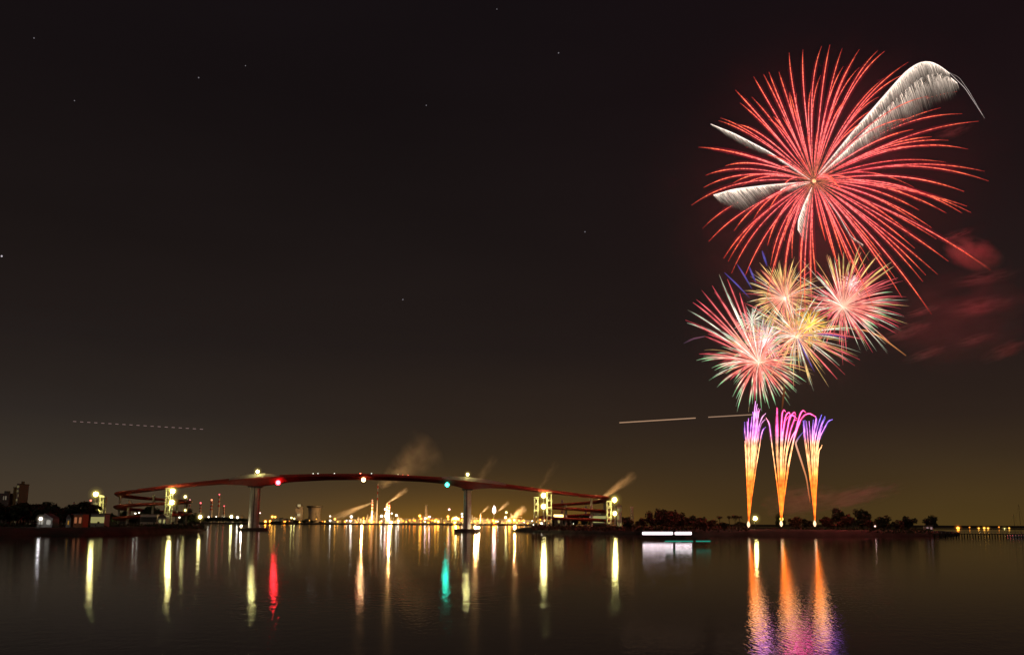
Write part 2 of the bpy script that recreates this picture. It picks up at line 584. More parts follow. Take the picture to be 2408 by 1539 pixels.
# piers
def pier(px, hw_, sg):
    p = MB()
    x = bx(px)
    zt = bz(lerp(bot_t, px)[0], px) - .35
    w0, w1 = hw_, hw_ * 1.08
    loops = []
    for k in range(9):
        t = k / 8
        z = 1.6 + (zt - 1.6) * t
        w = w1 + (w0 - w1) * t
        ca_, cb_ = (1.0, .4) if sg < 0 else (.4, 1.0)
        loops.append([(x - w, DB - 3.0 + 1.9 * ca_, z), (x - w + 1.9 * ca_, DB - 3.0, z), (x + w - 1.9 * cb_, DB - 3.0, z), (x + w, DB - 3.0 + 1.9 * cb_, z), (x + w, DB + 2.2, z), (x - w, DB + 2.2, z)])
    p.sweep(loops)
    o = bpart(p, 'pier', MT['concrete'])
    r = MB(); xd = x - sg * .5; r.box(xd - .22, xd + .22, DB - 3.25, DB - 2.9, 1.7, zt)      # drain chase standing on the pier face
    q = r.build('drain_pipe', MT['dark_steel'], o)
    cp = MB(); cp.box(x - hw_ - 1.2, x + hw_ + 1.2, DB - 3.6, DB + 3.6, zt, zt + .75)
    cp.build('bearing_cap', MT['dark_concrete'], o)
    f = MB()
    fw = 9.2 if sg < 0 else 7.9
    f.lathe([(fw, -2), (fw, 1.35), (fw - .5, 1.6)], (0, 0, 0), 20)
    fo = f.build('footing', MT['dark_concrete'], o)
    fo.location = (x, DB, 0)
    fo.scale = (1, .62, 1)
pier(601, 2.7, -1); pier(1099.5, 2.1, 1)
for px_, sg in ((602, -1), (1100, 1)):  # lamps added on the footings to brighten the outer side of each pier
    t = thing('pier_fill_lamp', (bx(px_) + sg * 7.0, DB - 2.6, 1.55), 'small added fill lamp on the footing %s' % ('left of the left pier' if sg < 0 else 'right of the right pier'), 'floodlight')
    m = MB(); m.lathe([(.12, 0), (.1, .7)], (0, 0, 0), 6); m.build('stand', MT['dark_steel'], t)
    m = MB(); m.ball(.3, (0, 0, .95), 8, 6); m.build('lamp_head', emit((1, .84, .55), 700), t, True)
# spiral ramps
def ramp(x0, x1, levels, name, rdep):
    cx_, rr = (bx(x0) + bx(x1)) / 2, abs(bx(x1) - bx(x0)) / 2
    sgn = 1 if x0 > x1 else -1     # starts at x0
    nn = 26 * (len(levels) - 1) - 13
    secs, par_s, psi = [], [], []
    for i in range(nn + 1):
        u = i / 26
        w_ = u + .5 if u > .5 else u * 2
        k = min(int(w_), len(levels) - 2)
        t = w_ - k
        py = levels[k] + (levels[k + 1] - levels[k]) * (t * .92 + .08 * t * t)
        a = math.pi * u
        ca, sa = -math.sin(a) * sgn, -math.cos(a)
        z = bz(py, (x0 + x1) / 2 + (x0 - x1) / 2 * ca * sgn)
        def P(r_, z_): return (cx_ + ca * (rr + r_), DB + 24 + sa * (rdep + r_), z_)
        secs.append([P(-3.6, z - .5), P(-2.2, z - 1.35), P(2.2, z - 1.35), P(3.6, z - .5), P(3.6, z - .2), P(-3.6, z - .2)])
        par_s.append([P(3.6, z - .19), P(3.35, z - .19), P(3.35, z + .45), P(3.6, z + .45)])
        psi.append([P(-3.6, z - .19), P(-3.35, z - .19), P(-3.35, z + .45), P(-3.6, z + .45)])
    m = MB(); m.sweep(secs)
    o = bpart(m, 'spiral_ramp', MT['red_paint'])
    for s_ in (par_s, psi):
        q = MB(); q.sweep(s_)
        q.build('ramp_parapet', MT['red_paint'], o)
    # columns under the loop
    for a in range(8):
        th = 2 * math.pi * (a + .5) / 8
        c_ = MB()
        zt = bz(levels[2], x0) - .6 if a % 2 else bz(levels[1], x1) - 1.0
        c_.lathe([(.85, 0), (.7, zt)], (cx_ + math.cos(th) * rr, DB + 24 + math.sin(th) * rdep, 1.0), 10)
        c_.build('ramp_column', MT['concrete'], o)
ramp(408, 258, [1152.2, 1161, 1177, 1192, 1206, 1219], 'left', 24)
ramp(1282, 1438, [1162, 1171, 1187, 1204, 1214, 1223], 'right', 24)
# ---------------------------------------------------------------- lamps
SPG = spark_mat('lamp_halo_glow', .5, clear=True)  # additive emission for the glow halos around lamps
YG = (1.0, .90, .34)
WH = (1.0, .93, .80)
AM = (1.0, .30, .03)
YE = (1.0, .48, .07)
PK = (1.0, .62, .62)
def lamp(px, py, D, rpx, c, s, base_z, label, cat='lamp', name='street_lamp', group=None, arm=False, pole=True):
    P = at(px, py, D)
    r = rpx * ppm(D)
    t = thing(name, (P.x, P.y + (arm or 0), base_z), label, cat, group)
    oy = -(arm or 0)
    hgt = P.z - base_z
    if pole and hgt > .5:
        m = MB()
        w_ = max(.07, min(.3, r * .22))
        m.lathe([(w_ * 1.5, 0), (w_ * 1.2, hgt * .05), (w_, hgt * .1), (w_ * .7, hgt - (0 if arm else r * .8))], (0, 0, 0), 7)
        if arm: m.tube([(0, 0, hgt - .1), (0, oy * .5, hgt + r * 1.1), (0, oy, hgt + r * 1.1)], .09, n=5)
        m.build('pole', MT['dark_steel'], t)
    big_ = s >= 3.5
    m = MB(); m.ball(r * (.8 if big_ else 1), (0, oy, hgt), 10, 6)
    lh = m.build('lamp_head', emit(c, s), t, True)
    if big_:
        halo_shells(r, hgt, c, .9 + .012 * s, lh, oy)
    m = MB(); m.lathe([(r * .5, hgt + r * .82), (r * .28, hgt + r * 1.2), (.02, hgt + r * 1.3)], (0, oy, 0), 8)
    m.build('lamp_cap', MT['dark_steel'], t)
    return t
def high_mast(px, tops, label, base_z, radii, s=90):
    """a floodlight mast: pole with a bright core and a dim halo ring at each level"""
    P = at(px, tops[0], DB)
    t = thing('floodlight_mast', (P.x, DB - 9, base_z), label, 'floodlight', 'floodlight masts beside the spiral ramps')
    htop = at(px, tops[0], DB - 9).z - base_z
    m = MB(); m.lathe([(.5, 0), (.42, 1), (.22, htop + .5)], (0, 0, 0), 10)
    m.build('pole', MT['pale_steel'], t)
    for py, rp in zip(tops, radii):
        z = at(px, py, DB - 9).z - base_z
        r = rp * S
        rg = MB()
        rg.lathe([(r * .55, z + r * .55), (r * .7, z + r * .75), (.3, z + r * .95)], (0, 0, 0), 12)
        rg.build('carrier_ring', MT['pale_steel'], t)
        for k in range(8):
            a = 2 * math.pi * k / 8
            e = MB(); e.ball(r * .30, (math.cos(a) * r * .95, math.sin(a) * r * .95, z), 8, 5)
            e.build('halo_luminaire', emit((.95, .85, .22), 1.0), t, True)  # dim outer ring standing in for the yellow-green halo of the core
        e = MB(); e.ball(r * .72, (0, 0, z), 12, 8)
        lh = e.build('lamp_head', emit(YG, s), t, True)
        halo_shells(r, z, (1, .95, .3), 1.3, lh)
    return t
GB = 3.0
high_mast(239.5, [1161, 1193.5], 'two-tier bright floodlight mast, leftmost along the bridge', 2.4, [6.5, 5.0], 80)
high_mast(417.5, [1153.5, 1180], 'two-tier bright floodlight mast left of the first pier', 2.4, [6.5, 6.5], 80)
high_mast(1276.7, [1163.5, 1189.5], 'two-tier bright floodlight mast right of the second pier', 2.4, [6.5, 6.5], 80)
high_mast(1441, [1174, 1206], 'two-tier bright floodlight mast, rightmost along the bridge', 2.4, [6.5, 5.2], 80)
# navigation lights hung below the girder
def nav(px, py, c, s, r, label):
    P = at(px, py, DB - 7.6)
    zt = bz(lerp(bot_t, px)[0], px)
    t = thing('navigation_light', (P.x, P.y, P.z), label, 'signal light', 'navigation lights along the girder')
    m = MB(); m.box(-.18, .18, .2, 3.2, .2, .5); m.box(-.12, .12, -.12, .12, .25, 1.2)
    m.build('bracket', MT['dark_steel'], t)
    m = MB(); h_ = r * S * 1.06
    m.box(-h_ - .1, h_ + .1, h_ * .5, h_ * .5 + .1, -h_, h_ + .1)
    m.box(-h_ - .1, h_ + .1, -h_ * .3, h_ * .5, h_, h_ + .1)
    m.box(-h_ - .1, -h_, -h_ * .3, h_ * .5, -h_, h_); m.box(h_, h_ + .1, -h_ * .3, h_ * .5, -h_, h_)
    m.build('housing', MT['dark_steel'], t)
    m = MB(); m.ball(r * S, (0, 0, 0), 12, 8)
    m.build('lens', emit(c, s), t, True)
nav(*c2(1080, 232), (1.0, .02, .03), 42, 5.2, 'red navigation light hung under the girder beside the left pier')
nav(*c3(345, 205), (1.0, .48, .22), 22, 4.6, 'orange-white navigation light at the middle of the bridge span')
nav(*c3(1133, 252), (.02, .75, .50), 28, 4.4, 'green navigation light hung under the girder beside the right pier')
# lamps on the deck
def deck_z(px): return bz(lerp(top_t, px)[0], px) - .42
lamp(605.5, 1107.5, DB - 9.2, 4.0, YG, 60, deck_z(605), 'bright pole lamp above the left pier of the bridge', 'street lamp', 'deck_lamp', arm=3.0)
lamp(*c3(1325, 155), DB - 9.2, 3.4, YG, 50, deck_z(1099), 'bright pole lamp above the right pier of the bridge', 'street lamp', 'deck_lamp', arm=3.0)
small = [(c2(235, 247), AM), (c2(290, 240), WH), (c2(650, 208), PK), (c2(1155, 168), PK), (c2(1410, 153), WH), (c2(1455, 153), WH), (c2(1610, 151), WH), (c2(1855, 150), AM),
         (c3(420, 152), WH), (c3(670, 162), WH), (c3(715, 166), (1, .25, .2)), (c3(765, 168), PK), (c3(910, 180), WH), (c3(1105, 195), WH),
         (c3(1150, 197), PK), (c3(1735, 262), WH), (c3(1835, 278), WH), (c4(385, 288), (1, .2, .25))]
for i, ((px, py), cc) in enumerate(small):
    red_ = cc in (AM, PK) or cc[1] < .3
    lamp(px, py - 1, DB - 5.8, 1.3, (1, .13, .08) if red_ else cc, 16 if red_ else 2.5, deck_z(px), 'small pole lamp on the bridge deck, %s from the left' % ordinal(i + 1), 'street lamp', 'deck_lamp',
         'small lamps along the bridge deck')
# access stair towers beside the masts: pale concrete frames caught by the floodlights
def stair_tower(px0, px1, py0, py1, label, slabs=4):
    xa, xb = bx(px0), bx(px1)
    z0, z1 = 2.0, bz(py0, px0)
    zb = bz(py1, px1)
    cx_ = (xa + xb) / 2
    y = DB - 4
    t = thing('stair_tower', (cx_, y, 2.0), label, 'stair tower', 'stair towers beside the spiral ramps')
    hw, hd = (xb - xa) / 2, 2.0
    H = z1 - 2.0
    for sx in (-1, 1):
        for sy in (-1, 1):
            m = MB(); m.box(sx * hw - .32, sx * hw + .32, sy * hd - .32, sy * hd + .32, 0, H)
            m.build('post', MT['cream'], t)
    k0 = max(0.0, zb - 2.0)
    for k in range(slabs + 1):
        z = H - (H - 3) * k / slabs
        m = MB(); m.box(-hw - .5, hw + .5, -hd - .5, hd + .5, z - .2, z)
        m.box(-hw - .5, hw + .5, -hd - .56, -hd - .5, z + .35, z + .9)
        m.build('landing', MT['cream'], t)
    for k in range(slabs):
        za, zc = H - (H - 3) * (k + 1) / slabs, H - (H - 3) * k / slabs - .25
        m = MB()
        s_ = 1 if k % 2 else -1
        m.add([(-s_ * hw * .9, -.9, za), (-s_ * hw * .9, .9, za), (s_ * hw * .9, .9, zc), (s_ * hw * .9, -.9, zc),
               (-s_ * hw * .9, -.9, za - .35), (-s_ * hw * .9, .9, za - .35), (s_ * hw * .9, .9, zc - .35), (s_ * hw * .9, -.9, zc - .35)],
              [(0, 1, 2, 3), (7, 6, 5, 4), (0, 3, 7, 4), (1, 5, 6, 2), (0, 4, 5, 1), (3, 2, 6, 7)])
        m.build('stair_flight', MT['concrete'], t)
stair_tower(401, 411, 1151, 1200, 'floodlit stair tower beside the mast left of the first pier', 4)
stair_tower(249, 256, 1168, 1183, 'narrow floodlit stair tower beside the leftmost mast', 4)
stair_tower(1285, 1295, 1160, 1211, 'floodlit stair tower beside the mast right of the second pier', 4)
stair_tower(1256, 1264, 1172, 1211, 'lower floodlit stair tower left of the mast right of the second pier', 4)
stair_tower(1424, 1433, 1180, 1215, 'floodlit stair tower beside the rightmost mast', 4)

# ---------------------------------------------------------------- trees
def crown_mesh(name, seed, n=420, w=1.0, hh=1.0, m='foliage', leaf=.085, blobs=9):
    """unit tree crown: radius about 1, from z=.35 to 2; leaf clumps in uneven blobs"""
    rn = random.Random(seed)
    bl = []
    for k in range(blobs):
        a = rn.uniform(0, 6.28)
        r = rn.uniform(.1, .62) * w
        z = rn.uniform(.75, 1.65) * hh
        bl.append((math.cos(a) * r, math.sin(a) * r, z, rn.uniform(.22, .45)))
    b = MB()
    for i in range(n):
        cx_, cy_, cz, rb = rn.choice(bl)
        v = Vector((rn.gauss(0, 1), rn.gauss(0, 1), rn.gauss(0, 1))).normalized() * rb * rn.uniform(.35, 1.08)
        c_ = Vector((cx_ + v.x, cy_ + v.y, cz + v.z * .85))
        u = Vector((rn.gauss(0, 1), rn.gauss(0, 1), rn.gauss(0, 1))).normalized()
        q = u.orthogonal().normalized()
        s_ = leaf * rn.uniform(.6, 1.5)
        q2 = u.cross(q)
        b.add([c_ + q * s_, c_ + q2 * s_ * .8, c_ - q * s_ * 1.1, c_ - q2 * s_ * .7], [(0, 1, 2, 3)])
    return b.mesh(name, MT[m])
def trunk_mesh(seed, hh=1.0):
    rn = random.Random(seed)
    b = MB()
    b.tube([(0, 0, 0), (.02, .01, .4), (.0, .03, .8 * hh), (.03, 0, 1.3 * hh)], [.075, .055, .045, .02], n=6)
    for k in range(6):
        a = k * 1.05 + rn.uniform(-.3, .3)
        z = rn.uniform(.5, 1.0) * hh
        b.tube([(0, 0, z), (math.cos(a) * .28, math.sin(a) * .28, z + .25), (math.cos(a) * .5, math.sin(a) * .5, z + .5)], [.035, .025, .01], n=4)
    return b.mesh('trunk', MT['bark'])
TR = [trunk_mesh(k, 1 + .1 * k) for k in range(2)]
CR = {
    'bushy': [crown_mesh('crown', 10 + k, 900, 1.0, 1.0, leaf=.10, blobs=12) for k in range(3)],
    'tall': [crown_mesh('crown', 20 + k, 420, .6, 1.25, leaf=.08) for k in range(2)],
    'red': [crown_mesh('crown', 30 + k, 800, 1.1, .95, 'ruddy_lit', leaf=.10, blobs=12) for k in range(3)],
    'round': [crown_mesh('crown', 40 + k, 1700, .75, .95, leaf=.085, blobs=16) for k in range(2)],
}
rnt = random.Random(77)
def tree(px, ytop, D, wpx, kind, label, group, base=None, name='tree'):
    """tree whose crown top is at photo row ytop"""
    P = at(px, ytop, D)
    gz = 1.8 if base is None else base
    H = max(2.0, P.z - gz)
    t = thing(name, (P.x, D, gz), label, 'tree', group, rnt.uniform(0, 6.28))
    sw = wpx * ppm(D) / 2 / {'bushy': .8, 'red': .8, 'tall': .6, 'round': .72}[kind]
    top = {'bushy': 1.82, 'tall': 2.1, 'red': 1.8, 'round': 1.8}[kind]
    for nm, me in (('trunk', rnt.choice(TR)), ('crown', rnt.choice(CR[kind]))):
        o = bpy.data.objects.new(nm, me)
        col.objects.link(o)
        o.parent = t
        o.scale = (sw, sw, H / top)
    return t
# left wood
ti = 0
for i in range(27):
    px = -12 + i * 9.0 + rnt.uniform(-3, 3)
    ytop = 1185 + rnt.uniform(-4, 5) + (6 if 130 < px < 165 else 0)
    ti += 1
    tree(px, ytop, rnt.uniform(445, 490), rnt.uniform(34, 48), rnt.choice(['bushy', 'tall', 'bushy']),
         'dark tree in the wood on the left bank, %s from the left' % ordinal(ti), 'trees of the wood on the left bank', 2.2)
for i, (px, yt, w_) in enumerate([(265, 1204, 26), (292, 1200, 22), (330, 1197, 30), (352, 1189, 34), (372, 1194, 26), (445, 1197, 26), (458, 1206, 30), (312, 1211, 24), (428, 1212, 22)]):
    tree(px, yt, 640 + (i % 3) * 12, w_, rnt.choice(['bushy', 'round']), 'dark tree among the left spiral ramps, number %s from the bank' % ordinal(i + 1),
         'trees among the left spiral ramps', 2.2)
for i, (px, yt, w_) in enumerate([(1305, 1216, 24), (1328, 1212, 26), (1350, 1210, 30), (1374, 1211, 28), (1396, 1214, 28), (1416, 1215, 24), (1458, 1211, 22), (1472, 1214, 24)]):
    tree(px, yt, 655 + (i % 3) * 10, w_, 'bushy', 'dark tree under the right spiral ramps, %s from the left' % ordinal(i + 1),
         'trees under the right spiral ramps', 2.0)
# low wood on far side of the water, between the left ramp and mid span
for i in range(20):
    px = 474 + i * 8.6 + rnt.uniform(-2, 2) if i < 13 else 640 + (i - 13) * 19
    if 592 < px < 612: px -= 14
    yt = 1216 + rnt.uniform(-2, 3) if px < 640 else 1222 + rnt.uniform(-1, 3)
    tree(px, yt, 2330 + rnt.uniform(-30, 30), rnt.uniform(15, 22), 'bushy',
         'small dark tree on the far shore near the left pier, %s from the left' % ordinal(i + 1), 'trees on the far shore', 2.0)
# right scrub and trees
for i, (px, yt, w_) in enumerate([(1478, 1221, 34), (1508, 1217, 36), (1532, 1203, 34), (1554, 1196, 36), (1578, 1199, 36), (1600, 1205, 36), (1622, 1210, 38), (1645, 1215, 36),
                                  (1668, 1221, 34), (1742, 1226, 36), (1565, 1212, 44), (1596, 1217, 44), (1700, 1227, 36), (1640, 1224, 44)]):
    tree(px, yt, 500 + (i * 37) % 60, w_, 'red' if i % 3 else 'bushy', 'reddish scrub tree on the right bank, %s from the ramps' % ordinal(i + 1),
         'scrub trees between the right ramp and the fireworks', 2.0)
rt = [(1870, 1216, 34, 'red', 'low reddish tree just right of the middle fountain'), (1893, 1219, 30, 'bushy', 'low dark tree behind the right fountain'),
      (1945, 1213, 40, 'red', 'reddish tree just right of the right fountain'), (1967, 1194, 42, 'bushy', 'tall loose tree with top bent left, right of the fountains'),
      (1990, 1208, 44, 'red', 'red-lit tree between the tall loose tree and the broad dark tree'),
      (2022, 1198, 50, 'round', 'broad dense dark tree, largest on the right bank'), (2075, 1212, 40, 'round', 'round dark tree right of the broad one'),
      (2048, 1222, 30, 'red', 'small reddish tree tucked between two round dark trees'),
      (2135, 1212, 42, 'bushy', 'uneven dark tree second from the right end of the bank'), (2110, 1223, 28, 'red', 'low reddish bush left of the uneven dark tree'),
      (2187, 1211, 36, 'round', 'round dark tree at the right end of the bank')]
for px, yt, w_, k, lb in rt:
    tree(px, yt, 492 + (px % 17), w_, k, lb, 'trees on the right bank')
# palms
def palm(px, yt, D, w_, label):
    P = at(px, yt, D)
    gz = 1.8
    H = P.z - gz
    t = thing('palm_tree', (P.x, D, gz), label, 'palm tree', 'palm trees on the right bank')
    m = MB(); m.tube([(0, 0, 0), (.1, 0, H * .5), (.0, .0, H * .86)], [.22, .17, .14], n=7)
    m.build('trunk', MT['bark'], t)
    f = MB()
    rn = random.Random(int(px))
    s_ = w_ * ppm(D) / 2
    for k in range(22):
        a = rn.uniform(0, 6.28)
        up = rn.uniform(-.1, .9)
        L_ = s_ * rn.uniform(.8, 1.1)
        prev = None
        for j in range(7):
            u = j / 6
            r = L_ * u
            z = H * .86 + up * L_ * u * 1.1 - L_ * u * u * .9
            wd = .34 * s_ * math.sin(math.pi * (.12 + .85 * u)) * .6
            nx, ny = -math.sin(a), math.cos(a)
            cur = [(math.cos(a) * r + nx * wd, math.sin(a) * r + ny * wd, z - wd * .5), (math.cos(a) * r, math.sin(a) * r, z), (math.cos(a) * r - nx * wd, math.sin(a) * r - ny * wd, z - wd * .5)]
            if prev: f.add(prev + cur, [(0, 1, 4, 3), (1, 2, 5, 4)])
            prev = cur
    f.build('crown', MT['foliage'], t)
for px, yt, w_, lb in ((1691, 1209, 17, 'lone palm with a thin trunk right of the reddish scrub'), (1713, 1208, 13, 'smallest palm between the lone palm and the leaning pair'),
                       (1727, 1207, 20, 'left palm of the pair right of the smallest palm'), (1738, 1209, 18, 'right palm of the pair left of the bright lamp'),
                       (2042, 1208, 16, 'palm showing between the broad dark tree and the round one')):
    palm(px, yt, 495, w_, lb)
# undergrowth
def undergrowth(name, x0, x1, D0, D1, n, size, label, m, seed, z=2.2):
    rn = random.Random(seed)
    b = MB()
    for i in range(n):
        px = rn.uniform(x0, x1); D = rn.uniform(D0, D1)
        p = at(px, HZ, D)
        c_ = Vector((p.x, D, z + abs(rn.gauss(0, .45)) * size))
        u = Vector((rn.gauss(0, 1), rn.gauss(0, 1), rn.gauss(0, 1))).normalized()
        q = u.orthogonal().normalized(); q2 = u.cross(q)
        s_ = size * rn.uniform(.15, .4)
        b.add([c_ + q * s_, c_ + q2 * s_, c_ - q * s_, c_ - q2 * s_], [(0, 1, 2, 3)])
    tag(b.build(name, MT[m]), label, 'undergrowth', kind='stuff')
undergrowth('undergrowth', -20, 480, 425, 560, 5000, 1.6, 'dark undergrowth along the left bank', 'foliage', 1)
undergrowth('undergrowth', 1250, 1760, 440, 620, 5000, 1.7, 'reddish undergrowth along the right bank', 'ruddy_lit', 2)
undergrowth('undergrowth', 1850, 2190, 462, 520, 3500, 1.7, 'dark undergrowth under the trees right of the fountains', 'foliage', 4, 1.7)

# ---------------------------------------------------------------- left bank huts and background buildings
def hut(px0, px1, py0, py1, D, m, label, lit=None, name='hut', gable=True, cat='hut', wins=2, depth=6):
    a, b_ = at(px0, py1, D), at(px1, py0, D)
    w_, H = b_.x - a.x, b_.z - a.z
    base = min(a.z, 2.4)
    H = b_.z - base
    t = thing(name, ((a.x + b_.x) / 2, D, base), label, cat)
    q = MB()
    hw = w_ / 2
    ev = H * .66 if gable else H
    q.box(-hw, hw, 0, depth, 0, ev)
    q.build('wall', m, t)
    q = MB()
    if gable:
        q.prism([(-hw - .3, ev), (hw + .3, ev), (0, H)], -.3, depth + .3)
    else:
        q.box(-hw - .2, hw + .2, -.2, depth + .2, ev + .003, ev + .4)
    q.build('roof', MT['roof'], t)
    for k in range(wins):
        q = MB()
        xx = -hw + w_ * (k + .5) / wins
        q.box(xx - w_ * .13, xx + w_ * .13, -.06, -.003, ev * .35, ev * .8)
        q.build('window', emit(lit, .3) if lit else MT['dark_steel'], t)
    return t
hut(88, 125, 1206, 1217, 408, MT['wall'], 'small pale gabled hut with a white lamp at the edge of the wood', WH)
lamp(*c1(383, 572), 403, 4.0, (.95, .93, 1.0), 14, 2.2, 'bright white lamp beside the pale hut at the wood edge', 'street lamp', group='lamps on the left bank')
hut(156, 168, 1208, 1217, 408, MT['wall'], 'tiny pale shed left of the orange shed', YE, wins=1)
hut(173, 195, 1209, 1218, 408, MT['orange_wall'], 'low orange shed on the left bank', (1, .35, .15), gable=False)
hut(214, 246, 1208, 1216, 430, MT['wall'], 'low greenish-lit shed below the leftmost mast', YG, gable=False, wins=4)
hut(330, 368, 1209, 1216, 600, MT['wall'], 'long low pale shed under the left spiral ramp', None, gable=False, wins=5)
hut(372, 392, 1206, 1217, 590, MT['wall'], 'rounded pale hut under the left spiral ramp', YG, wins=2)
hut(220, 232, 1168, 1183, 700, MT['wall'], 'pale building behind the leftmost mast', YG, gable=False, name='building', cat='building', wins=3)
lamp(*c1(1000, 548), 585, 3.0, YE, 45, 2.3, 'amber street lamp below the leftmost floodlight mast', 'street lamp', group='lamps on the left bank')
lamp(*c1(1275, 522), 590, 1.6, WH, 10, 2.3, 'small white lamp under the left spiral ramp, left of a pair', 'street lamp', group='lamps on the left bank')
lamp(*c1(1310, 515), 592, 1.6, WH, 8, 2.3, 'small white lamp under the left spiral ramp, right of a pair', 'street lamp', group='lamps on the left bank')
lamp(*c1(1690, 560), 590, 1.8, WH, 6, 2.3, 'dim white lamp under the stair tower left of the first pier', 'street lamp', group='lamps on the left bank')
lamp(*c1(1745, 365), 612, 3.4, YG, 12, 2.3, 'yellow-green lamp right of the mast left of the first pier, upper', 'street lamp', group='lamps on the left bank')
lamp(*c1(1745, 492), 600, 2.8, YG, 5, 2.3, 'yellow-green lamp right of the mast left of the first pier, lower', 'street lamp', group='lamps on the left bank')
lamp(*c1(1885, 555), 606, 4.6, YG, 26, 1.5, 'yellow-green street lamp at the tip of the left bank', 'street lamp', group='lamps on the left bank')
lamp(*c1(795, 427), 700, 3.2, (1, .18, .35), 3, 2.3, 'pink-red obstruction lamp left of the leftmost mast', 'warning lamp', 'warning_lamp')
lamp(*c1(855, 400), 720, 2.4, (1, .25, .15), 2, 2.3, 'small red obstruction lamp just left of the leftmost mast', 'warning lamp', 'warning_lamp')
# far left blocks
def block(px0, px1, py0, D, m, label, floors, cols_, lit, frac, name='apartment_block', seed=0, cat='building', depth=18):
    a, b_ = at(px0, HZ, D), at(px1, py0, D)
    base = 2.0
    H = b_.z - base
    t = thing(name, ((a.x + b_.x) / 2, D, base), label, cat)
    hw = (b_.x - a.x) / 2
    q = MB(); q.box(-hw, hw, 0, depth, 0, H)
    q.build('wall', m, t)
    q = MB(); q.box(-hw - .3, hw + .3, -.3, depth + .3, H + .003, H + .8); q.box(-hw * .3, hw * .2, depth * .3, depth * .6, H + .8, H + 3)
    q.build('roof', MT['roof'], t)
    rn = random.Random(seed)
    for f_ in range(floors):
        for c_ in range(cols_):
            if rn.random() > frac: continue
            q = MB()
            xx = -hw + 2 * hw * (c_ + .5) / cols_
            z = H * (f_ + .5) / floors
            q.box(xx - hw * .55 / cols_, xx + hw * .55 / cols_, -.12, -.004, z - H * .25 / floors, z + H * .25 / floors)
            q.build('window', emit(lit, rn.uniform(.10, .35)), t)
    return t
block(32, 46, 1138, 900, MT['wall'], 'tall slim pale apartment block behind the left wood', 9, 3, (.5, .42, .18), .6, seed=3)
block(24, 32, 1146, 905, MT['roof'], 'dim brown block joined left of the slim apartment block', 7, 2, (.4, .3, .15), .2, seed=13)
block(-15, 22, 1161, 900, MT['roof'], 'low dark block at the left edge behind the wood', 4, 6, (.4, .32, .22), .4, seed=4)

# ---------------------------------------------------------------- far shore: refinery
DF = 2560.0
FM = ppm(DF)
far = []   # (px,py,rpx,colour,strength)
def A(f, x, y, r, c_, s): far.append((*f(x, y), r, c_, s))
for x, y, r, c_, s in ((425, 555, 2.2, WH, 12), (497, 555, 2.2, WH, 12), (565, 555, 3.0, (.95, .95, 1), 32), (640, 553, 4.2, YG, 40), (697, 560, 3.2, WH, 30),
                       (910, 518, 1.8, PK, 6), (960, 598, 3.2, AM, 60), (1005, 598, 3.4, AM, 70), (1025, 553, 3.2, YE, 20), (1052, 555, 2.8, YE, 18),
                       (1205, 563, 2.4, YG, 10), (1232, 570, 2.2, YG, 10), (1375, 588, 1.4, YE, 6), (1440, 575, 1.6, YE, 6), (1570, 548, 2.2, WH, 8), (1570, 590, 2.4, WH, 22), (1615, 575, 2.6, YE, 24), (1712, 600, 2.2, YE, 10)):
    A(c2, x, y, r, c_, s)
for x, y, r, c_, s in ((230, 553, 3.2, WH, 22), (222, 592, 2.8, WH, 24), (345, 565, 2.2, YE, 12), (405, 590, 3.4, YE, 34), (428, 545, 2.8, YE, 20), (437, 600, 2.4, AM, 25), (500, 605, 2.8, YE, 24), (515, 547, 3.0, WH, 26),
                       (550, 547, 2.8, WH, 28), (548, 482, 2.4, PK, 12), (605, 605, 3.8, YG, 30), (610, 522, 2.2, WH, 12), (655, 540, 3.0, WH, 14), (673, 592, 2.6, WH, 16), (672, 616, 2.2, WH, 10),
                       (718, 592, 2.2, AM, 14), (780, 587, 2.4, AM, 14), (830, 590, 2.4, AM, 16), (875, 545, 3.2, YE, 32), (885, 572, 3.0, AM, 40), (925, 570, 2.6, PK, 20), (945, 565, 2.6, YE, 26), (965, 553, 2.4, PK, 18),
                       (1018, 592, 3.2, YE, 36), (1048, 598, 3.6, YE, 44), (1030, 580, 2.4, AM, 30), (1140, 552, 3.0, YE, 30), (1142, 575, 2.4, YE, 24), (1152, 485, 2.6, PK, 10), (1190, 572, 3.6, YE, 50), (1215, 568, 4.0, YG, 50), (1238, 575, 3.6, YE, 50),
                       (1203, 608, 3.8, YE, 60), (1272, 527, 2.6, WH, 12), (1274, 552, 2.6, WH, 12), (1392, 595, 2.8, YE, 14), (1420, 592, 2.2, YE, 14), (1447, 545, 2.2, AM, 10), (1445, 585, 2.6, YE, 12),
                       (1525, 602, 2.8, YE, 16), (1565, 590, 3.4, AM, 60), (1590, 598, 3.6, AM, 80), (1575, 505, 3.0, PK, 14), (1683, 560, 2.8, YG, 22), (1690, 512, 2.6, YG, 10), (1718, 590, 3.8, YE, 50), (1765, 585, 4.0, YE, 50),
                       (1810, 590, 2.6, YE, 18), (1850, 588, 2.2, YE, 16), (1893, 612, 1.6, YE, 8)):
    A(c3, x, y, r, c_, s)
rl = random.Random(99)
for i in range(64):
    px = rl.uniform(812, 1300) if i < 54 else rl.uniform(640, 812)
    far.append((px, 1229.2 + .005 * (px - 1200) - abs(rl.gauss(0, 4)) * (1.0 if i < 54 else .4), rl.uniform(1.2, 2.2), rl.choice((AM, AM, YE, YE, WH, AM)), rl.uniform(10, 22)))
far.sort(key=lambda q: q[0])
cname = {YG: 'yellow-green', WH: 'white', AM: 'orange', YE: 'yellow', PK: 'pinkish'}
cnt = {}
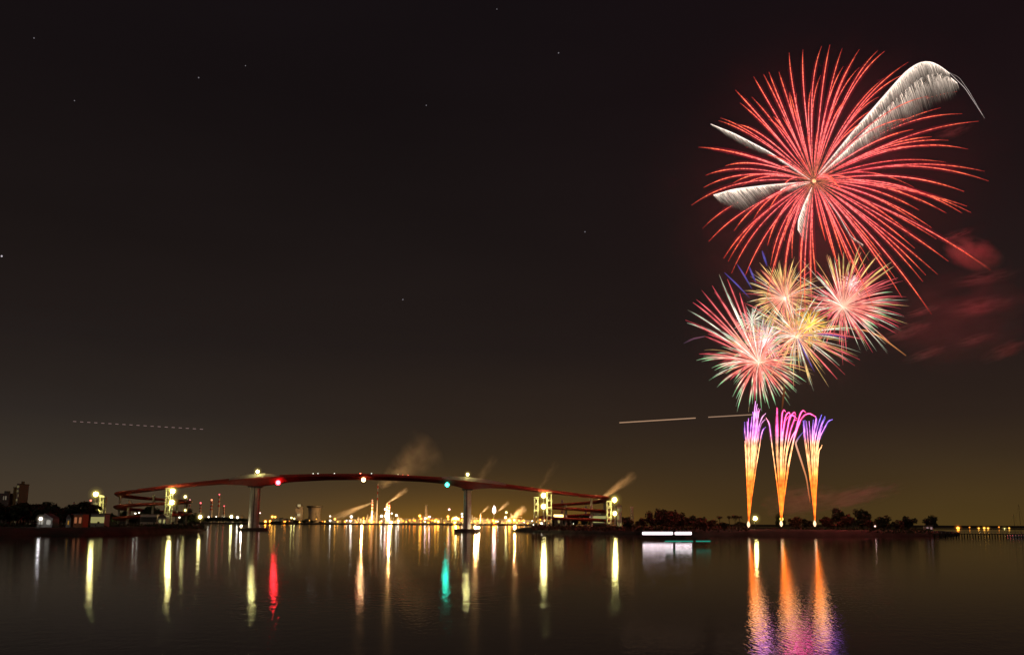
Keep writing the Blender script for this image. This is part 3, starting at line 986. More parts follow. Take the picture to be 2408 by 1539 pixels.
for px, py, r, c_, s in far:
    nm = cname.get(c_, 'bluish white')
    cnt[nm] = cnt.get(nm, 0) + 1
    hi = ' tall' if py < 1215 else ''
    if c_ in (YE, AM): s *= .38
    elif c_ == WH: s *= .6
    lamp(px, py, DF - 40 + (px * 7.3) % 90, r * .82, c_, s, 3.4, '%s refinery lamp on the far shore, %s %s one from the left' % (nm + hi, ordinal(cnt[nm]), nm),
         'lamp', 'plant_lamp', 'refinery lamps along the far shore')
mid = [(c4(470, 578), 1.6, AM, 6), (c4(512, 588), 2.2, (1, .35, .15), 10), (c4(482, 615), 2.2, WH, 10), (c4(405, 628), 1.4, WH, 5), (c4(350, 615), 1.4, YE, 4),
       (c4(435, 603), 1.4, YE, 4), (c4(678, 605), 2.0, WH, 4), (c4(755, 603), 2.2, WH, 5), (c4(783, 616), 1.5, WH, 4), (c4(945, 552), 2.4, PK, 5), (c4(1050, 592), 3.0, YG, 10)]
for i, ((px, py), r, c_, s) in enumerate(mid):
    lamp(px, py, 690, r, c_, s, 2.2, 'small lamp under the right spiral ramp, %s from the left' % ordinal(i + 1), 'street lamp', group='small lamps under the right ramp')
# yellow lit kiosk, pale lantern box and lit tower by the right ramp
hut(1304, 1323, 1208, 1217, 640, MT['wall'], 'brightly lit pale yellow kiosk under the right ramp', (1, .75, .3), gable=False, name='kiosk', cat='kiosk', wins=1)
_k = at(1313, 1212, 637)
q = MB(); q.box(-3.0, 3.0, -.1, .1, -.9, .9)
t_ = thing('sign_board', (_k.x, 637, _k.z), 'blank glowing pale yellow board in front of the kiosk', 'sign')
q.build('light_panel', emit((1, .72, .25), 3.2), t_)
q = MB(); q.box(-3.15, 3.15, .1, .3, -1.05, 1.05); q.box(-2, -1.8, .1, .3, -3, -1.05); q.box(1.8, 2, .1, .3, -3, -1.05)
q.build('frame', MT['dark_steel'], t_)
block(1450, 1461, 1190, 640, MT['wall'], 'pale square machine house right of the rightmost mast', 3, 2, YG, .7, name='machine_house', seed=9, depth=6)
hut(1395, 1427, 1205, 1212, 650, MT['wall'], 'low pale green-lit building left of the rightmost mast', YG, gable=False, name='building', cat='building', wins=6)
def mast_tower(px, py, D, wpx, label, m=MT['pale_steel'], base=2.5, cap=None, name='lattice_tower'):
    P = at(px, py, D)
    H = P.z - base
    hw = wpx * ppm(D) / 2
    t = thing(name, (P.x, D, base), label, 'tower')
    lg = [(-1, -1), (1, -1), (1, 1), (-1, 1)]
    for sx, sy in lg:
        q = MB(); q.tube([(sx * hw, sy * hw, 0), (sx * hw * .45, sy * hw * .45, H)], hw * .16, n=4)
        q.build('leg', m, t)
    q = MB()
    nb = 7
    for k in range(nb):
        z0, z1 = H * k / nb, H * (k + 1) / nb
        s0, s1 = hw * (1 - .55 * k / nb), hw * (1 - .55 * (k + 1) / nb)
        for i in range(4):
            a, b_ = lg[i], lg[(i + 1) % 4]
            q.tube([(a[0] * s0, a[1] * s0, z0), (b_[0] * s1, b_[1] * s1, z1)], hw * .08, n=4)
            q.tube([(b_[0] * s0, b_[1] * s0, z0), (a[0] * s1, a[1] * s1, z1)], hw * .08, n=4)
    q.build('bracing', m, t)
    q = MB(); q.box(-hw * .8, hw * .8, -hw * .8, hw * .8, H, H + hw * .6)
    q.build('platform', m, t)
    if cap:
        q = MB(); q.ball(hw * .7, (0, 0, H + hw * 1.3), 8, 5)
        q.build('beacon', emit(*cap), t, True)
    return t
mast_tower(*c4(1332, 470), 640, 8, 'pale lattice tower standing alone right of the rightmost mast')
mast_tower(*c1(700, 420), 520, 5, 'thin lattice mast between the wood and the leftmost floodlight')

def chimney(px, py, D, wpx, label, bands=True, beacon=None, base=3.0):
    P = at(px, py, D)
    H = P.z - base
    r = wpx * ppm(D) / 2
    t = thing('chimney', (P.x, D, base), label, 'chimney', 'chimneys on the far shore')
    q = MB(); q.lathe([(r * 1.15, 0), (r, H * .3), (r * .75, H)], (0, 0, 0), 12)
    st = q.build('stack', MT['chim_white'] if bands else MT['tank'], t, True)
    if bands:
        for k in range(3):
            z0 = H * (.58 + .15 * k)
            ra = r * (1 - .25 * (z0 / H - .3) / .7) + .12
            q = MB(); q.lathe([(ra, z0), (ra - .15, z0 + H * .07)], (0, 0, 0), 12)
            q.build('red_band', MT['chim_red'], t, True)
    q = MB(); q.lathe([(r * 1.0, H - 1.2), (r * 1.0, H - .4)], (0, 0, 0), 12)
    q.build('platform', MT['dark_steel'], t)
    if beacon:
        q = MB(); q.ball(max(1.0, r * .7), (0, -r * .2, H + max(1.0, r * .7)), 8, 5)
        q.build('beacon', emit(*beacon), t, True)
RB = ((1, .12, .14), 3.0)
chimney(*c2(350, 432), 2450, 5.5, 'pink-banded chimney, leftmost beyond the left ramp', beacon=RB)
chimney(*c2(455, 405), 2480, 6.5, 'orange-lit striped chimney with a red top, second from the left', beacon=((1, .3, .15), 2))
chimney(*c2(527, 350), 2500, 4.5, 'tallest thin chimney left of the left pier', beacon=RB)
chimney(*c2(572, 458), 2520, 4, 'short chimney with red beacon right of the tallest thin one', beacon=RB)
chimney(*c2(250, 400), 2400, 4, 'chimney with pink beacon just right of the floodlit stair tower', beacon=((1, .35, .35), 2))
chimney(*c3(428, 405), 2580, 5, 'chimney trailing a long orange plume to the left, at mid span', beacon=((1, .4, .25), 1.5))
chimney(*c3(565, 430), 2560, 5, 'chimney with a bright steam plume rising right, below mid span', beacon=None)
chimney(*c3(587, 440), 2575, 5, 'dark red chimney right beside the steaming one', beacon=((.6, .05, .05), 1))
chimney(*c3(480, 240), 2620, 2.4, 'very tall faint chimney reaching up to the girder at mid span', bands=True, beacon=None)
chimney(*c3(937, 440), 2600, 7, 'dark stubby chimney midway between mid span and the right pier', bands=False)
chimney(*c3(1447, 520), 2560, 3, 'small chimney with thin steam right of the right pier', bands=False)
# flare stack
P = at(*c3(1575, 495), 2540)
t = thing('flare_stack', (P.x, P.y, 3), 'flare stack with a pink-white flame right of the right pier', 'flare stack')
q = MB(); q.lathe([(1.4, 0), (1.0, P.z - 3 - 7)], (0, 0, 0), 8); q.build('stack', MT['dark_steel'], t)
q = MB(); q.lathe([(1.2, P.z - 10), (4.0, P.z - 4), (3.2, P.z + 2), (1.2, P.z + 7), (.1, P.z + 9)], (0, 0, 0), 10)
q.build('flame', emit((1, .75, .68), 12), t, True)
# tall observation tower, water tower
P = at(*c2(1285, 430), 2650)
t = thing('observation_tower', (P.x, P.y, 3), 'stepped pale tower between the left pier and mid span', 'tower')
q = MB(); q.box(-9, 9, -5, 5, 0, 42); q.build('base_block', MT['wall'], t)
q = MB(); q.lathe([(6, 42), (5, P.z - 3 - 14)], (-1, 0, 0), 10); q.build('shaft', MT['wall'], t)
q = MB(); q.lathe([(5, P.z - 17), (7.5, P.z - 14), (7.5, P.z - 7), (4, P.z - 4)], (-1, 0, 0), 12); q.build('lookout', MT['tank'], t)
for zz_ in (P.z - 8, P.z - 32):
    q = MB(); q.box(-4, 4, -8.6, -8.0, zz_ - 3, zz_ + 3); q.build('window', emit((1, .75, .35), .45), t)
P = at(*c2(1425, 450), 2650)
t = thing('round_tower', (P.x, P.y, 3), 'broad pale round tower with a flat dark cap left of mid span', 'tower')
q = MB(); q.lathe([(17, 0), (15, (P.z - 3) * .5), (17, P.z - 3 - 5)], (0, 0, 0), 20); q.build('shaft', MT['tank'], t, True)
q = MB(); q.lathe([(18, P.z - 8), (21, P.z - 6.5), (21, P.z - 3.5), (18, P.z - 3)], (0, 0, 0), 20); q.build('cap', MT['dark_steel'], t)

# refinery units
rf = random.Random(21)
def tank(px, D, wpx, hpx, label):
    p = at(px, HZ, D)
    r = wpx * ppm(D) / 2; H = hpx * ppm(D)
    t = thing('storage_tank', (p.x, D, 3.6), label, 'tank', 'storage tanks on the far shore')
    q = MB(); q.lathe([(r, 0), (r, H)], (0, 0, 0), 18); q.build('shell', MT['tank'], t, True)
    q = MB(); q.lathe([(r + .2, H + .003), (r * .6, H + r * .14), (.3, H + r * .2)], (0, 0, 0), 18); q.build('roof', MT['roof'], t)
for i, (px, w_, h_) in enumerate([(700, 16, 9), (722, 15, 8), (746, 16, 9), (795, 14, 7), (815, 14, 8), (905, 16, 10), (962, 12, 11), (1060, 14, 8), (1170, 14, 8), (1330, 12, 6)]):
    tank(px, 2640 + (i % 3) * 15, w_, h_, 'pale storage tank on the far shore, %s from the left' % ordinal(i + 1))
def column_unit(px, D, hpx, label, n=3):
    p = at(px, HZ, D)
    t = thing('distillation_unit', (p.x, D, 3.6), label, 'refinery unit', 'refinery process units')
    H = hpx * ppm(D)
    for k in range(n):
        q = MB(); hh = H * (1 - .2 * k)
        r = 2.0 + .4 * (k % 2)
        q.lathe([(r, 0), (r, hh - 1.5), (r * .5, hh)], (k * 6.5 - n * 3, 0, 0), 10)
        q.build('column', MT['tank'], t, True)
    q = MB()
    hw = n * 4
    for z in range(3):
        zz2 = H * (.2 + .22 * z)
        q.box(-hw, hw, -4, 4, zz2, zz2 + .4)
    for sx in (-1, 0, 1):
        for sy in (-1, 1):
            q.box(sx * hw - .3, sx * hw + .3, sy * 3.6 - .3, sy * 3.6 + .3, 0, H * .66)
    q.build('steel_frame', MT['pale_steel'], t)
    q = MB(); q.box(-hw - 8, -hw - 2, -3, 3, 0, H * .35); q.build('pump_house', MT['wall'], t)
for i, (px, h_) in enumerate([(848, 15), (872, 20), (892, 26), (918, 20), (945, 16), (983, 14), (1000, 17), (1020, 18), (1048, 14), (1072, 17), (1088, 14), (1120, 20), (1152, 14), (1195, 17), (1212, 24), (1236, 12)]):
    column_unit(px, 2620 + (i % 4) * 9, h_, 'lit refinery unit of columns and decks on the far shore, %s from the left' % ordinal(i + 1), 2 + i % 3)
for i, (px0, px1, yt) in enumerate([(500, 520, 1214), (540, 566, 1213), (645, 672, 1219), (672, 690, 1222), (766, 790, 1222), (826, 846, 1219), (930, 956, 1221), (1008, 1034, 1220), (1088, 1112, 1217), (1126, 1150, 1220), (1160, 1190, 1220), (1218, 1250, 1222), (1262, 1300, 1222)]):
    block(px0, px1, yt, 2680, MT['wall'], 'low industrial shed with a few lit windows on the far shore, %s from the left' % ordinal(i + 1), 2, 5, (1, .7, .3), .45,
          name='industrial_shed', seed=40 + i, depth=30)

# ---------------------------------------------------------------- steam plumes lit by the plant
def smoke(p0, p1, wid, D, m, label, name='steam_plume', depth=None):
    a, b_ = at(*p0, D), at(*p1, D)
    q = MB(); q.ball(1.0, (0, 0, 0), 20, 12)
    o = q.build(name, m, None, True)
    o.location = (a + b_) / 2
    d = b_ - a
    wm = wid * ppm(D) / 2
    o.scale = (d.length / 2, (depth or wm), wm)
    o.rotation_euler = (0, -math.atan2(d.z, d.x), 0)
    return tag(o, label, 'smoke', kind='stuff')
ST = smoke_mat('steam', .24, (.95, .9, .85), 2.6, .32, .7, plume=True)
ST2 = smoke_mat('steam_thin', .024, (.95, .9, .85), 2.8, .36, .7, plume=True)
smoke(c3(562, 430), c3(770, 285), 22, 2560, ST, 'bright steam streaming up right from the steaming chimney')
smoke(c3(440, 415), c3(10, 590), 34, 2600, ST, 'long orange steam drifting down left from the chimney at mid span')
smoke(c3(490, 270), c3(1040, -150), 180, 2620, ST2, 'faint broad plume rising above the girder right of mid span')
smoke(c3(1340, 330), c3(1600, -30), 50, 2560, ST2, 'orange plume rising above the girder at the right pier')
smoke(c3(1450, 525), c3(1530, 450), 14, 2560, ST, 'thin wisp of steam right of the right pier')
smoke(c3(1590, 520), c3(1720, 410), 18, 2560, ST, 'faint wisp beside the flare stack')
smoke(c3(1690, 600), c3(1880, 460), 34, 2560, ST, 'orange glowing steam above the yellow lamp cluster')
smoke(c4(990, 420), c4(1380, 140), 44, 2500, ST, 'orange plume above the rightmost floodlight mast')
smoke(c4(440, 330), c4(640, 20), 40, 2560, ST2, 'very faint plume above the mast right of the second pier')
def plant_light(x, y, e, c_=(1, .5, .16), D=2540):
    p = at(x, y, D)
    l = bpy.data.lights.new('plant_floodlight', 'POINT')
    l.energy = e; l.color = c_; l.shadow_soft_size = 1.5
    o = bpy.data.objects.new('plant_floodlight', l)
    o.location = p
    col.objects.link(o)
plant_light(*c3(590, 500), 1.1e6)
plant_light(*c3(330, 590), 1.1e6)
plant_light(*c3(1400, 560), 1.1e6)
plant_light(*c3(1770, 600), 1.1e6)
plant_light(1440, 1215, 1e6, D=2480)

# ---------------------------------------------------------------- fireworks
def mixc(a, b_, t): return tuple(p + (q - p) * t for p, q in zip(a, b_))
def gradc(stops, t):
    for (t0, a), (t1, b_) in zip(stops, stops[1:]):
        if t <= t1: return mixc(a, b_, max(0, (t - t0) / (t1 - t0)))
    return stops[-1][1]
SP = spark_mat('burning_sparks', 1.15, beads=.55)
SPF = spark_mat('fine_sparks', 1.0)
SPH = spark_mat('spark_halo_glow', 1.0, clear=True)  # see-through sheaths that add a glow halo along the spark trails
def trail_pts(c, e, bend, D, dz, n, u0=0.0, u1=1.0):
    out_ = []
    for i in range(n + 1):
        u = u0 + (u1 - u0) * i / n
        x = c[0] + (e[0] - c[0] - bend[0]) * u + bend[0] * u ** 2.6
        y = c[1] + (e[1] - c[1] - bend[1]) * u + bend[1] * u ** 2.6
        out_.append(at(x, y, D + dz * u))
    return out_
def burst(root, c, ends, D, Rpx, wpx, stops, bend, rn, name='spark_trail', maxparts=100, halo=None, hr=3.2, start=0.02, matl=None):
    """ends: list of (x,y[,stops,width])"""
    kids = []
    extra = MB()
    ends = sorted(ends, key=lambda e: -math.hypot(e[0] - c[0], e[1] - c[1]))
    o0 = Vector(root.location)
    for i, e in enumerate(ends):
        ln = math.hypot(e[0] - c[0], e[1] - c[1])
        dz = math.sqrt(max(0, Rpx * Rpx - ln * ln)) * ppm(D) * rn.choice((-1, 1)) * .9
        st = e[2] if len(e) > 2 and e[2] else stops
        wd = (e[3] if len(e) > 3 else 1.0) * wpx * ppm(D)
        k = ln / Rpx
        kk = .55 + .45 * k
        bd = (bend[0] * kk * rn.uniform(.4, 1.6) + rn.uniform(-4, 4), bend[1] * kk * rn.uniform(.6, 1.4))
        u0 = start * rn.uniform(.5, 3)
        pts = [p - o0 for p in trail_pts(c, e, bd, D, dz, 16, u0)]
        br = rn.uniform(.72, 1.12)
        if matl: cs_w = (rn.uniform(-5, 5), rn.uniform(-4, 4))
        rad, cs = [], []
        for j in range(17):
            u = j / 16
            rad.append(wd * (.22 + .78 * math.sin(math.pi * min(1, .04 + u * .72))) * (1 if u < .85 else max(.35, (1.02 - u) / .17)))
            cc = gradc(st, u)
            cs.append(tuple(x * br for x in cc))
        m = MB() if i < maxparts else extra
        m.tube(pts, rad, cs, 5, 0)
        if halo:
            sel = range(3, 17)
            m.tube([pts[j] for j in sel], [rad[j] * hr for j in sel], [tuple(x * (1 if j < 14 else .5) for x in halo) for j in sel], 6, 1)
        if i < maxparts:
            m.build(name, [matl or SP, SPH], root)
    if extra.v:
        tag(extra.build('fine_spark_trails', [matl or SP, SPH], root), kind='stuff')
DW = 450.0
RED = [(0, (.45, .20, .08)), (.10, (.50, .13, .09)), (.2, (.95, .20, .17)), (.35, (1.2, .25, .23)), (.6, (1.2, .18, .14)), (.85, (1.2, .20, .09)), (1, (.55, .05, .03))]
C7 = c7(712, 797)
E7 = [(125, 625), (190, 635), (160, 768), (150, 830), (88, 920), (145, 1038), (175, 1105), (252, 1190), (275, 1205), (292, 1265), (360, 1280), (305, 1050), (405, 990), (475, 1125),
      (475, 960), (300, 808), (345, 820), (260, 720), (225, 490), (320, 510), (312, 335), (335, 400), (395, 370), (405, 268), (455, 255), (482, 243), (533, 243), (585, 145), (588, 345),
      (655, 130), (682, 568), (750, 112), (792, 105), (745, 260), (738, 520), (855, 122), (860, 215), (942, 128), (920, 170), (1035, 135), (1070, 138), (885, 378), (1190, 193), (1065, 275),
      (1040, 370), (1440, 342), (1355, 425), (1465, 455), (1550, 493), (1215, 535), (1310, 572), (1395, 590), (1295, 620), (1495, 635), (1580, 748), (1600, 797), (1475, 850), (1510, 957),
      (1465, 960), (1385, 960), (1245, 945), (1490, 925), (1225, 1140), (1395, 1205), (1610, 1250), (1280, 1275), (1265, 1308), (1310, 1475), (1160, 1390), (1130, 1300), (510, 1250), (490, 1230),
      (560, 1290), (645, 1400), (700, 1310), (722, 1290), (820, 1200), (860, 1190), (900, 1230), (940, 1300), (990, 1290), (825, 800), (940, 800), (860, 850), (505, 470), (520, 745), (365, 625),
      (475, 665), (540, 850), (650, 690), (585, 350), (770, 1100), (1110, 990), (1240, 1010), (1310, 1035), (640, 1240), (600, 1190), (560, 1100), (1020, 430), (830, 400), (960, 500)]
rn = random.Random(5)
ends7 = [(*c7(x, y),) for x, y in E7]
# a few more trails where the ball is dense
for a0, a1, r0, r1, n_ in ((-80, 20, 240, 400, 7), (25, 75, 250, 440, 7), (75, 115, 240, 400, 5), (-150, -80, 200, 310, 6)):
    for i in range(n_):
        a = R(a0 + (a1 - a0) * (i + rn.random()) / n_)
        r = rn.uniform(r0, r1) / 1.04 * .95
        ends7.append((C7[0] + math.cos(a) * r, C7[1] + math.sin(a) * r * .86, None, .75))
loc7 = at(*C7, DW)
big = thing('firework', loc7, 'huge red firework burst with white comet tails, topmost over the right bank', 'firework', 'fireworks over the right bank')
burst(big, C7, ends7, DW, 430, 1.32, RED, (30, 78), rn, halo=(.034, .0004, .0022), hr=4.6, start=.03)
q = MB(); q.ball(5 * ppm(DW), (0, 0, 0), 10, 8); q.build('burst_core', emit((1, .55, .25), 1.6), big, True)
# white comet tails: a bright head line with a curtain of fine falling sparks
WT = (2.3, 1.85, 1.5)
def comet(path, fall, lens, n_, D, label, seed, hw=2.4, dim=1.0):
    rn_ = random.Random(seed)
    o0 = Vector(loc7)
    pts2 = []
    # resample the path (Catmull-like linear)
    segs = [math.hypot(b_[0] - a[0], b_[1] - a[1]) for a, b_ in zip(path, path[1:])]
    tot = sum(segs)
    def pos(u):
        d = u * tot
        for s_, a, b_ in zip(segs, path, path[1:]):
            if d <= s_: return (a[0] + (b_[0] - a[0]) * d / s_, a[1] + (b_[1] - a[1]) * d / s_)
            d -= s_
        return path[-1]
    P2 = [pos(i / 40) for i in range(41)]
    for _ in range(3):
        P2 = [P2[0]] + [((P2[i - 1][0] + 2 * P2[i][0] + P2[i + 1][0]) / 4, (P2[i - 1][1] + 2 * P2[i][1] + P2[i + 1][1]) / 4) for i in range(1, 40)] + [P2[-1]]
    m = MB()
    m.tube([at(*p, D) - o0 for p in P2], [hw * .8 * ppm(D) * (.3 + .7 * math.sin(math.pi * min(.97, i / 40 * .9 + .08))) for i in range(41)],
           [tuple(x * dim * (.6 + .6 * min(1, i / 20)) for x in (1.0, .86, .80)) for i in range(41)], 6)
    o = m.build('comet_tail', [SPF], big)
    if label: o['label'] = label
    f = MB()
    for i in range(int(n_ * 2.4)):
        u = rn_.random() ** .75
        x, y = P2[min(40, int(u * 40))]
        x2, y2 = P2[min(40, int(u * 40) + 1)]
        fr = rn_.random()
        x, y = x + (x2 - x) * fr, y + (y2 - y) * fr
        L_ = lerp(lens, u)[0] * (.12 + 1.15 * rn_.random() ** 1.3)
        back = rn_.uniform(-.03, .08) * L_
        x += fall[0] * back; y += fall[1] * back
        dx, dy = fall[0] * L_ + rn_.gauss(0, .035) * L_, fall[1] * L_
        dd = D + rn_.uniform(-3, 3)
        k = rn_.uniform(.7, 1.25) * dim * (.82 + .25 * math.sin(u * 43 + seed) * math.sin(u * 17))
        f.tube([at(x + dx * s_, y + dy * s_ + L_ * .15 * s_ * s_, dd) - o0 for s_ in (0, .35, .7, 1)], [.13, .12, .09, .04],
               [tuple(v * k * g_ for v in WT) for g_ in (1, .30, .09, .01)], 3)
    q_ = f.build('falling_sparks', [SPF], o)
    tag(q_, kind='stuff')
comet([c7(735, 760), c7(900, 560), c7(1080, 355), c7(1180, 240), c7(1250, 192), c7(1300, 186), c7(1360, 215), c7(1400, 250)], (.34, .94), [(0, 2), (.3, 16), (.7, 38), (.85, 40), (1, 8)], 1500, DW, 'upper right white comet tail', 1, 3.6)
comet([c7(740, 770), c7(960, 560), c7(1130, 375), c7(1240, 280), c7(1330, 243), c7(1390, 255), c7(1440, 300)], (.34, .94), [(0, 2), (.3, 24), (.7, 54), (.9, 46), (1, 6)], 2000, DW + 3, 'second white comet tail below the upper right one', 2, 3.8)
comet([c7(1310, 190), c7(1400, 245), c7(1480, 325), c7(1580, 478)], (.3, .9), [(0, 2), (1, 2)], 10, DW, 'thin falling line of the upper right comet', 3, .8, .5)
comet([c7(1390, 240), c7(1450, 270), c7(1500, 340), c7(1575, 470)], (.3, .9), [(0, 2), (1, 2)], 10, DW, None, 31, .6, .4)
comet([c7(690, 790), c7(480, 650), c7(300, 555), c7(186, 508)], (.78, .62), [(0, 2), (.4, 10), (.75, 36), (.92, 26), (1, 3)], 900, DW + 5, 'white comet tail pointing upper left', 4, 3.4)
comet([c7(690, 800), c7(470, 820), c7(300, 840), c7(200, 868)], (.72, .70), [(0, 2), (.4, 16), (.85, 50), (1, 22)], 1000, DW + 6, 'white comet tail pointing left', 5)
comet([c7(700, 830), c7(660, 920), c7(632, 1000), c7(630, 1045)], (.50, .86), [(0, 4), (.3, 18), (.8, 36), (1, 24)], 800, DW + 2, 'short white comet tail pointing down', 6)
comet([c7(690, 806), c7(600, 820), c7(545, 838), c7(535, 858)], (.6, .75), [(0, 2), (.6, 14), (1, 6)], 160, DW + 4, None, 7, 1.6)
comet([c7(740, 840), c7(830, 960), c7(900, 1080), c7(960, 1120)], (.2, .9), [(0, 2), (.5, 10), (1, 6)], 120, DW + 4, None, 8, 1.2, .6)

# the cluster of smaller bursts
GR = (.24, .60, .28)
RG = [(0, (1.15, .6, .4)), (.2, (1.0, .28, .2)), (.55, (1.0, .22, .17)), (.72, (.85, .6, .45)), (.85, GR), (1, (.13, .24, .15))]
RR = [(0, (1.1, .55, .38)), (.25, (.95, .4, .3)), (.6, (.9, .18, .18)), (1, (.45, .05, .07))]
CRM = [(0, (1.1, .6, .4)), (.2, (1.0, .42, .28)), (.45, (.95, .42, .20)), (.7, (.78, .58, .18)), (1, (.3, .25, .12))]
WG = [(0, (1.1, .95, .8)), (.5, (.9, .82, .68)), (.8, (.5, .62, .45)), (1, (.16, .24, .17))]
ORG = [(0, (.6, .2, .08)), (.6, (.8, .33, .12)), (1, (.3, .12, .04))]
BL = [(0, (.06, .05, .28)), (.5, (.09, .09, .42)), (1, (.03, .03, .15))]
YL = [(0, (1.3, .95, .2)), (.6, (1.0, .6, .05)), (1, (.7, .3, .02))]
SPC = spark_mat('coloured_sparks', 1.25, beads=.18)
def fw(c_, E, label, D, Rpx, wpx, stops, bend, seed, fill=0, fillr=(.3, .9), core=None, halo=(.022, .0012, .0018), fstops=None, fw_=.75, squash=1.0):
    rn_ = random.Random(seed)
    c_ = c8(*c_)
    t = thing('firework', at(*c_, D), label, 'firework', 'fireworks over the right bank')
    ends = []
    for e in E:
        ends.append((*c8(e[0], e[1]), e[2] if len(e) > 2 else None, e[3] if len(e) > 3 else 1))
    for i in range(fill):
        a = 2 * math.pi * (i + rn_.random()) / fill
        r = Rpx * rn_.uniform(*fillr)
        ends.append((c_[0] + math.cos(a) * r, c_[1] + math.sin(a) * r * squash, fstops, fw_))
    for i in range(int(fill * .9)):
        a = 2 * math.pi * rn_.random()
        r = Rpx * (rn_.uniform(.40, .66) if Rpx > 200 else rn_.uniform(.7, .98))
        if core: ends.append((c_[0] + math.cos(a) * r, c_[1] + math.sin(a) * r * .9, rn_.choice((fstops, CRM, WG, RR)), .42))
    burst(t, c_, ends, D, Rpx, wpx * .85, stops, bend, rn_, halo=halo, hr=3.0, matl=SPC)
    if core:
        q_ = MB(); q_.ball(core[0] * ppm(D), (0, 0, 0), 10, 8)
        q_.build('burst_core', emit(core[1], core[2]), t, True)
    return t
fw((725, 1075), [(190, 1055), (235, 1065), (320, 1120), (345, 1140), (375, 1275), (500, 1365), (530, 1380), (640, 1455), (815, 1465), (870, 1440), (985, 1380), (1045, 1330), (1130, 1240),
                 (1035, 1270, RR), (740, 1400), (690, 1410, RR), (780, 1420), (215, 1000, RR), (265, 850, RR), (290, 830, RR), (480, 1220, RR), (1000, 1090), (1120, 1060), (1010, 1170, RR), (880, 1290, RR), (600, 1300, RR),
                 (115, 625, WG), (95, 710, RR), (110, 735, WG), (230, 760, WG), (190, 535, RR), (235, 455, RR), (325, 415, RR), (385, 320, WG), (455, 360, RR), (560, 480, RR), (610, 575, RR), (345, 470, RR), (420, 420, WG),
                 (290, 660, RR), (350, 780, WG), (160, 560, RR), (440, 830, WG), (520, 700, RR), (620, 700), (720, 680, WG), (840, 700, WG), (900, 830, RR), (950, 930, RR), (960, 1000, RR), (500, 1010), (470, 950, WG), (520, 1080, RR), (780, 640, WG),
                 (660, 640, WG), (430, 1090, WG), (560, 1170, RR)],
   'red firework with pale green tips, lowest and leftmost of the cluster', 440, 205, 1.9, RG, (10, 26), 11, 60, (.2, .62), (3.5, (1, .8, .6), 1.4))
fw((790, 880), [(850, 860, WG), (760, 800, WG)], 'small pinkish white knot just above the lowest firework', 445, 60, 1.6, [(0, (1.2, .95, .95)), (1, (1.0, .5, .55))], (2, 5), 12, 46, (.3, 1.0), (5, (1, .85, .9), 1.5), halo=None, fstops=[(0, (1.2, .95, .95)), (1, (.9, .4, .42))], fw_=1)
fw((945, 525), [(700, 450), (720, 340), (790, 270), (850, 250), (880, 310), (960, 160), (1030, 170), (1075, 200), (1060, 330), (1190, 380), (1200, 470), (680, 480), (690, 560), (670, 600),
                (740, 640), (1150, 560), (770, 600), (730, 560), (1020, 260), (900, 200), (830, 330), (1000, 690, WG), (940, 700, RR), (780, 400), (700, 540), (660, 620, RR), (740, 280, RR), (860, 440, RR)],
   'cream and pink firework at the upper middle of the cluster', 455, 105, 1.35, CRM, (4, 12), 13, 60, (.35, 1.0), (4.5, (1, .85, .75), 1.6), fstops=None)
fw((1445, 600), [(1885, 525), (1870, 575), (1860, 690), (1750, 720), (1745, 780), (1715, 810), (1670, 800), (1595, 875, RR), (1485, 830), (1410, 800), (1870, 470), (1915, 350, RR), (1880, 250, CRM), (1860, 215, CRM),
                 (1760, 140, CRM), (1600, 130, CRM), (1590, 70, CRM), (1450, 130, CRM), (1405, 140, CRM), (1330, 160, CRM), (1310, 150, CRM), (1270, 330, CRM), (1220, 330, WG), (1290, 540, WG), (1250, 540), (1300, 620), (1310, 690, RR), (1360, 760, RR), (1800, 620),
                 (1840, 640), (1700, 760), (1640, 770), (1550, 220, CRM), (1500, 200, CRM), (1640, 230, RR), (1700, 290, RR), (1760, 330, RR), (1820, 300, CRM), (1800, 400, RR), (1680, 340, RR), (1200, 640, WG), (1380, 230, RR), (1350, 330, RR), (1240, 490, WG)],
   'red and cream firework with green tips, rightmost of the cluster', 455, 165, 1.9, RG, (6, 18), 14, 70, (.25, .7), (3.5, (1, .8, .6), 1.4), fstops=RR)
fw((1510, 400), [], 'small pinkish white knot above the rightmost firework of the cluster', 450, 36, 1.3, [(0, (1.1, .75, .7)), (1, (1, .5, .5))], (2, 5), 15, 34, (.5, 1.0), None, halo=None)
fw((1050, 850), [(1590, 1050, RR), (1545, 1100, RR), (1395, 1215, RR), (1415, 1100), (1645, 885, RR), (1480, 890), (1550, 780), (1500, 800), (830, 610), (900, 700), (1000, 540), (1240, 490), (1040, 1130), (1130, 1120),
                 (1160, 1050), (1200, 1150, BL), (1160, 1190, BL), (1090, 1100), (990, 1060), (1020, 1140), (1270, 680, CRM), (1350, 560, CRM), (1320, 830, CRM), (1450, 840, RR), (1500, 870, BL), (900, 800), (870, 850), (860, 900), (920, 960), (1150, 620),
                 (780, 760), (1190, 930, CRM), (1350, 960, RR), (1480, 1010, RR), (1300, 1000)],
   'white and yellow firework at the centre right of the cluster', 448, 160, 1.7, WG, (8, 20), 16, 56, (.25, .6), (5, (1, .8, .45), 1.6), halo=(.018, .0035, .001), fstops=CRM)
fw((1160, 760), [], 'small golden yellow flower burst in the middle of the cluster', 446, 46, 2.0, YL, (2, 6), 17, 34, (.5, 1.1), (7, (1, .7, .08), 1.3), halo=None)
fw((665, 720), [], 'small pale white-green puff of sparks at the left of the cluster', 452, 44, 1.3, WG, (2, 7), 18, 30, (.5, 1.1), None, halo=None)
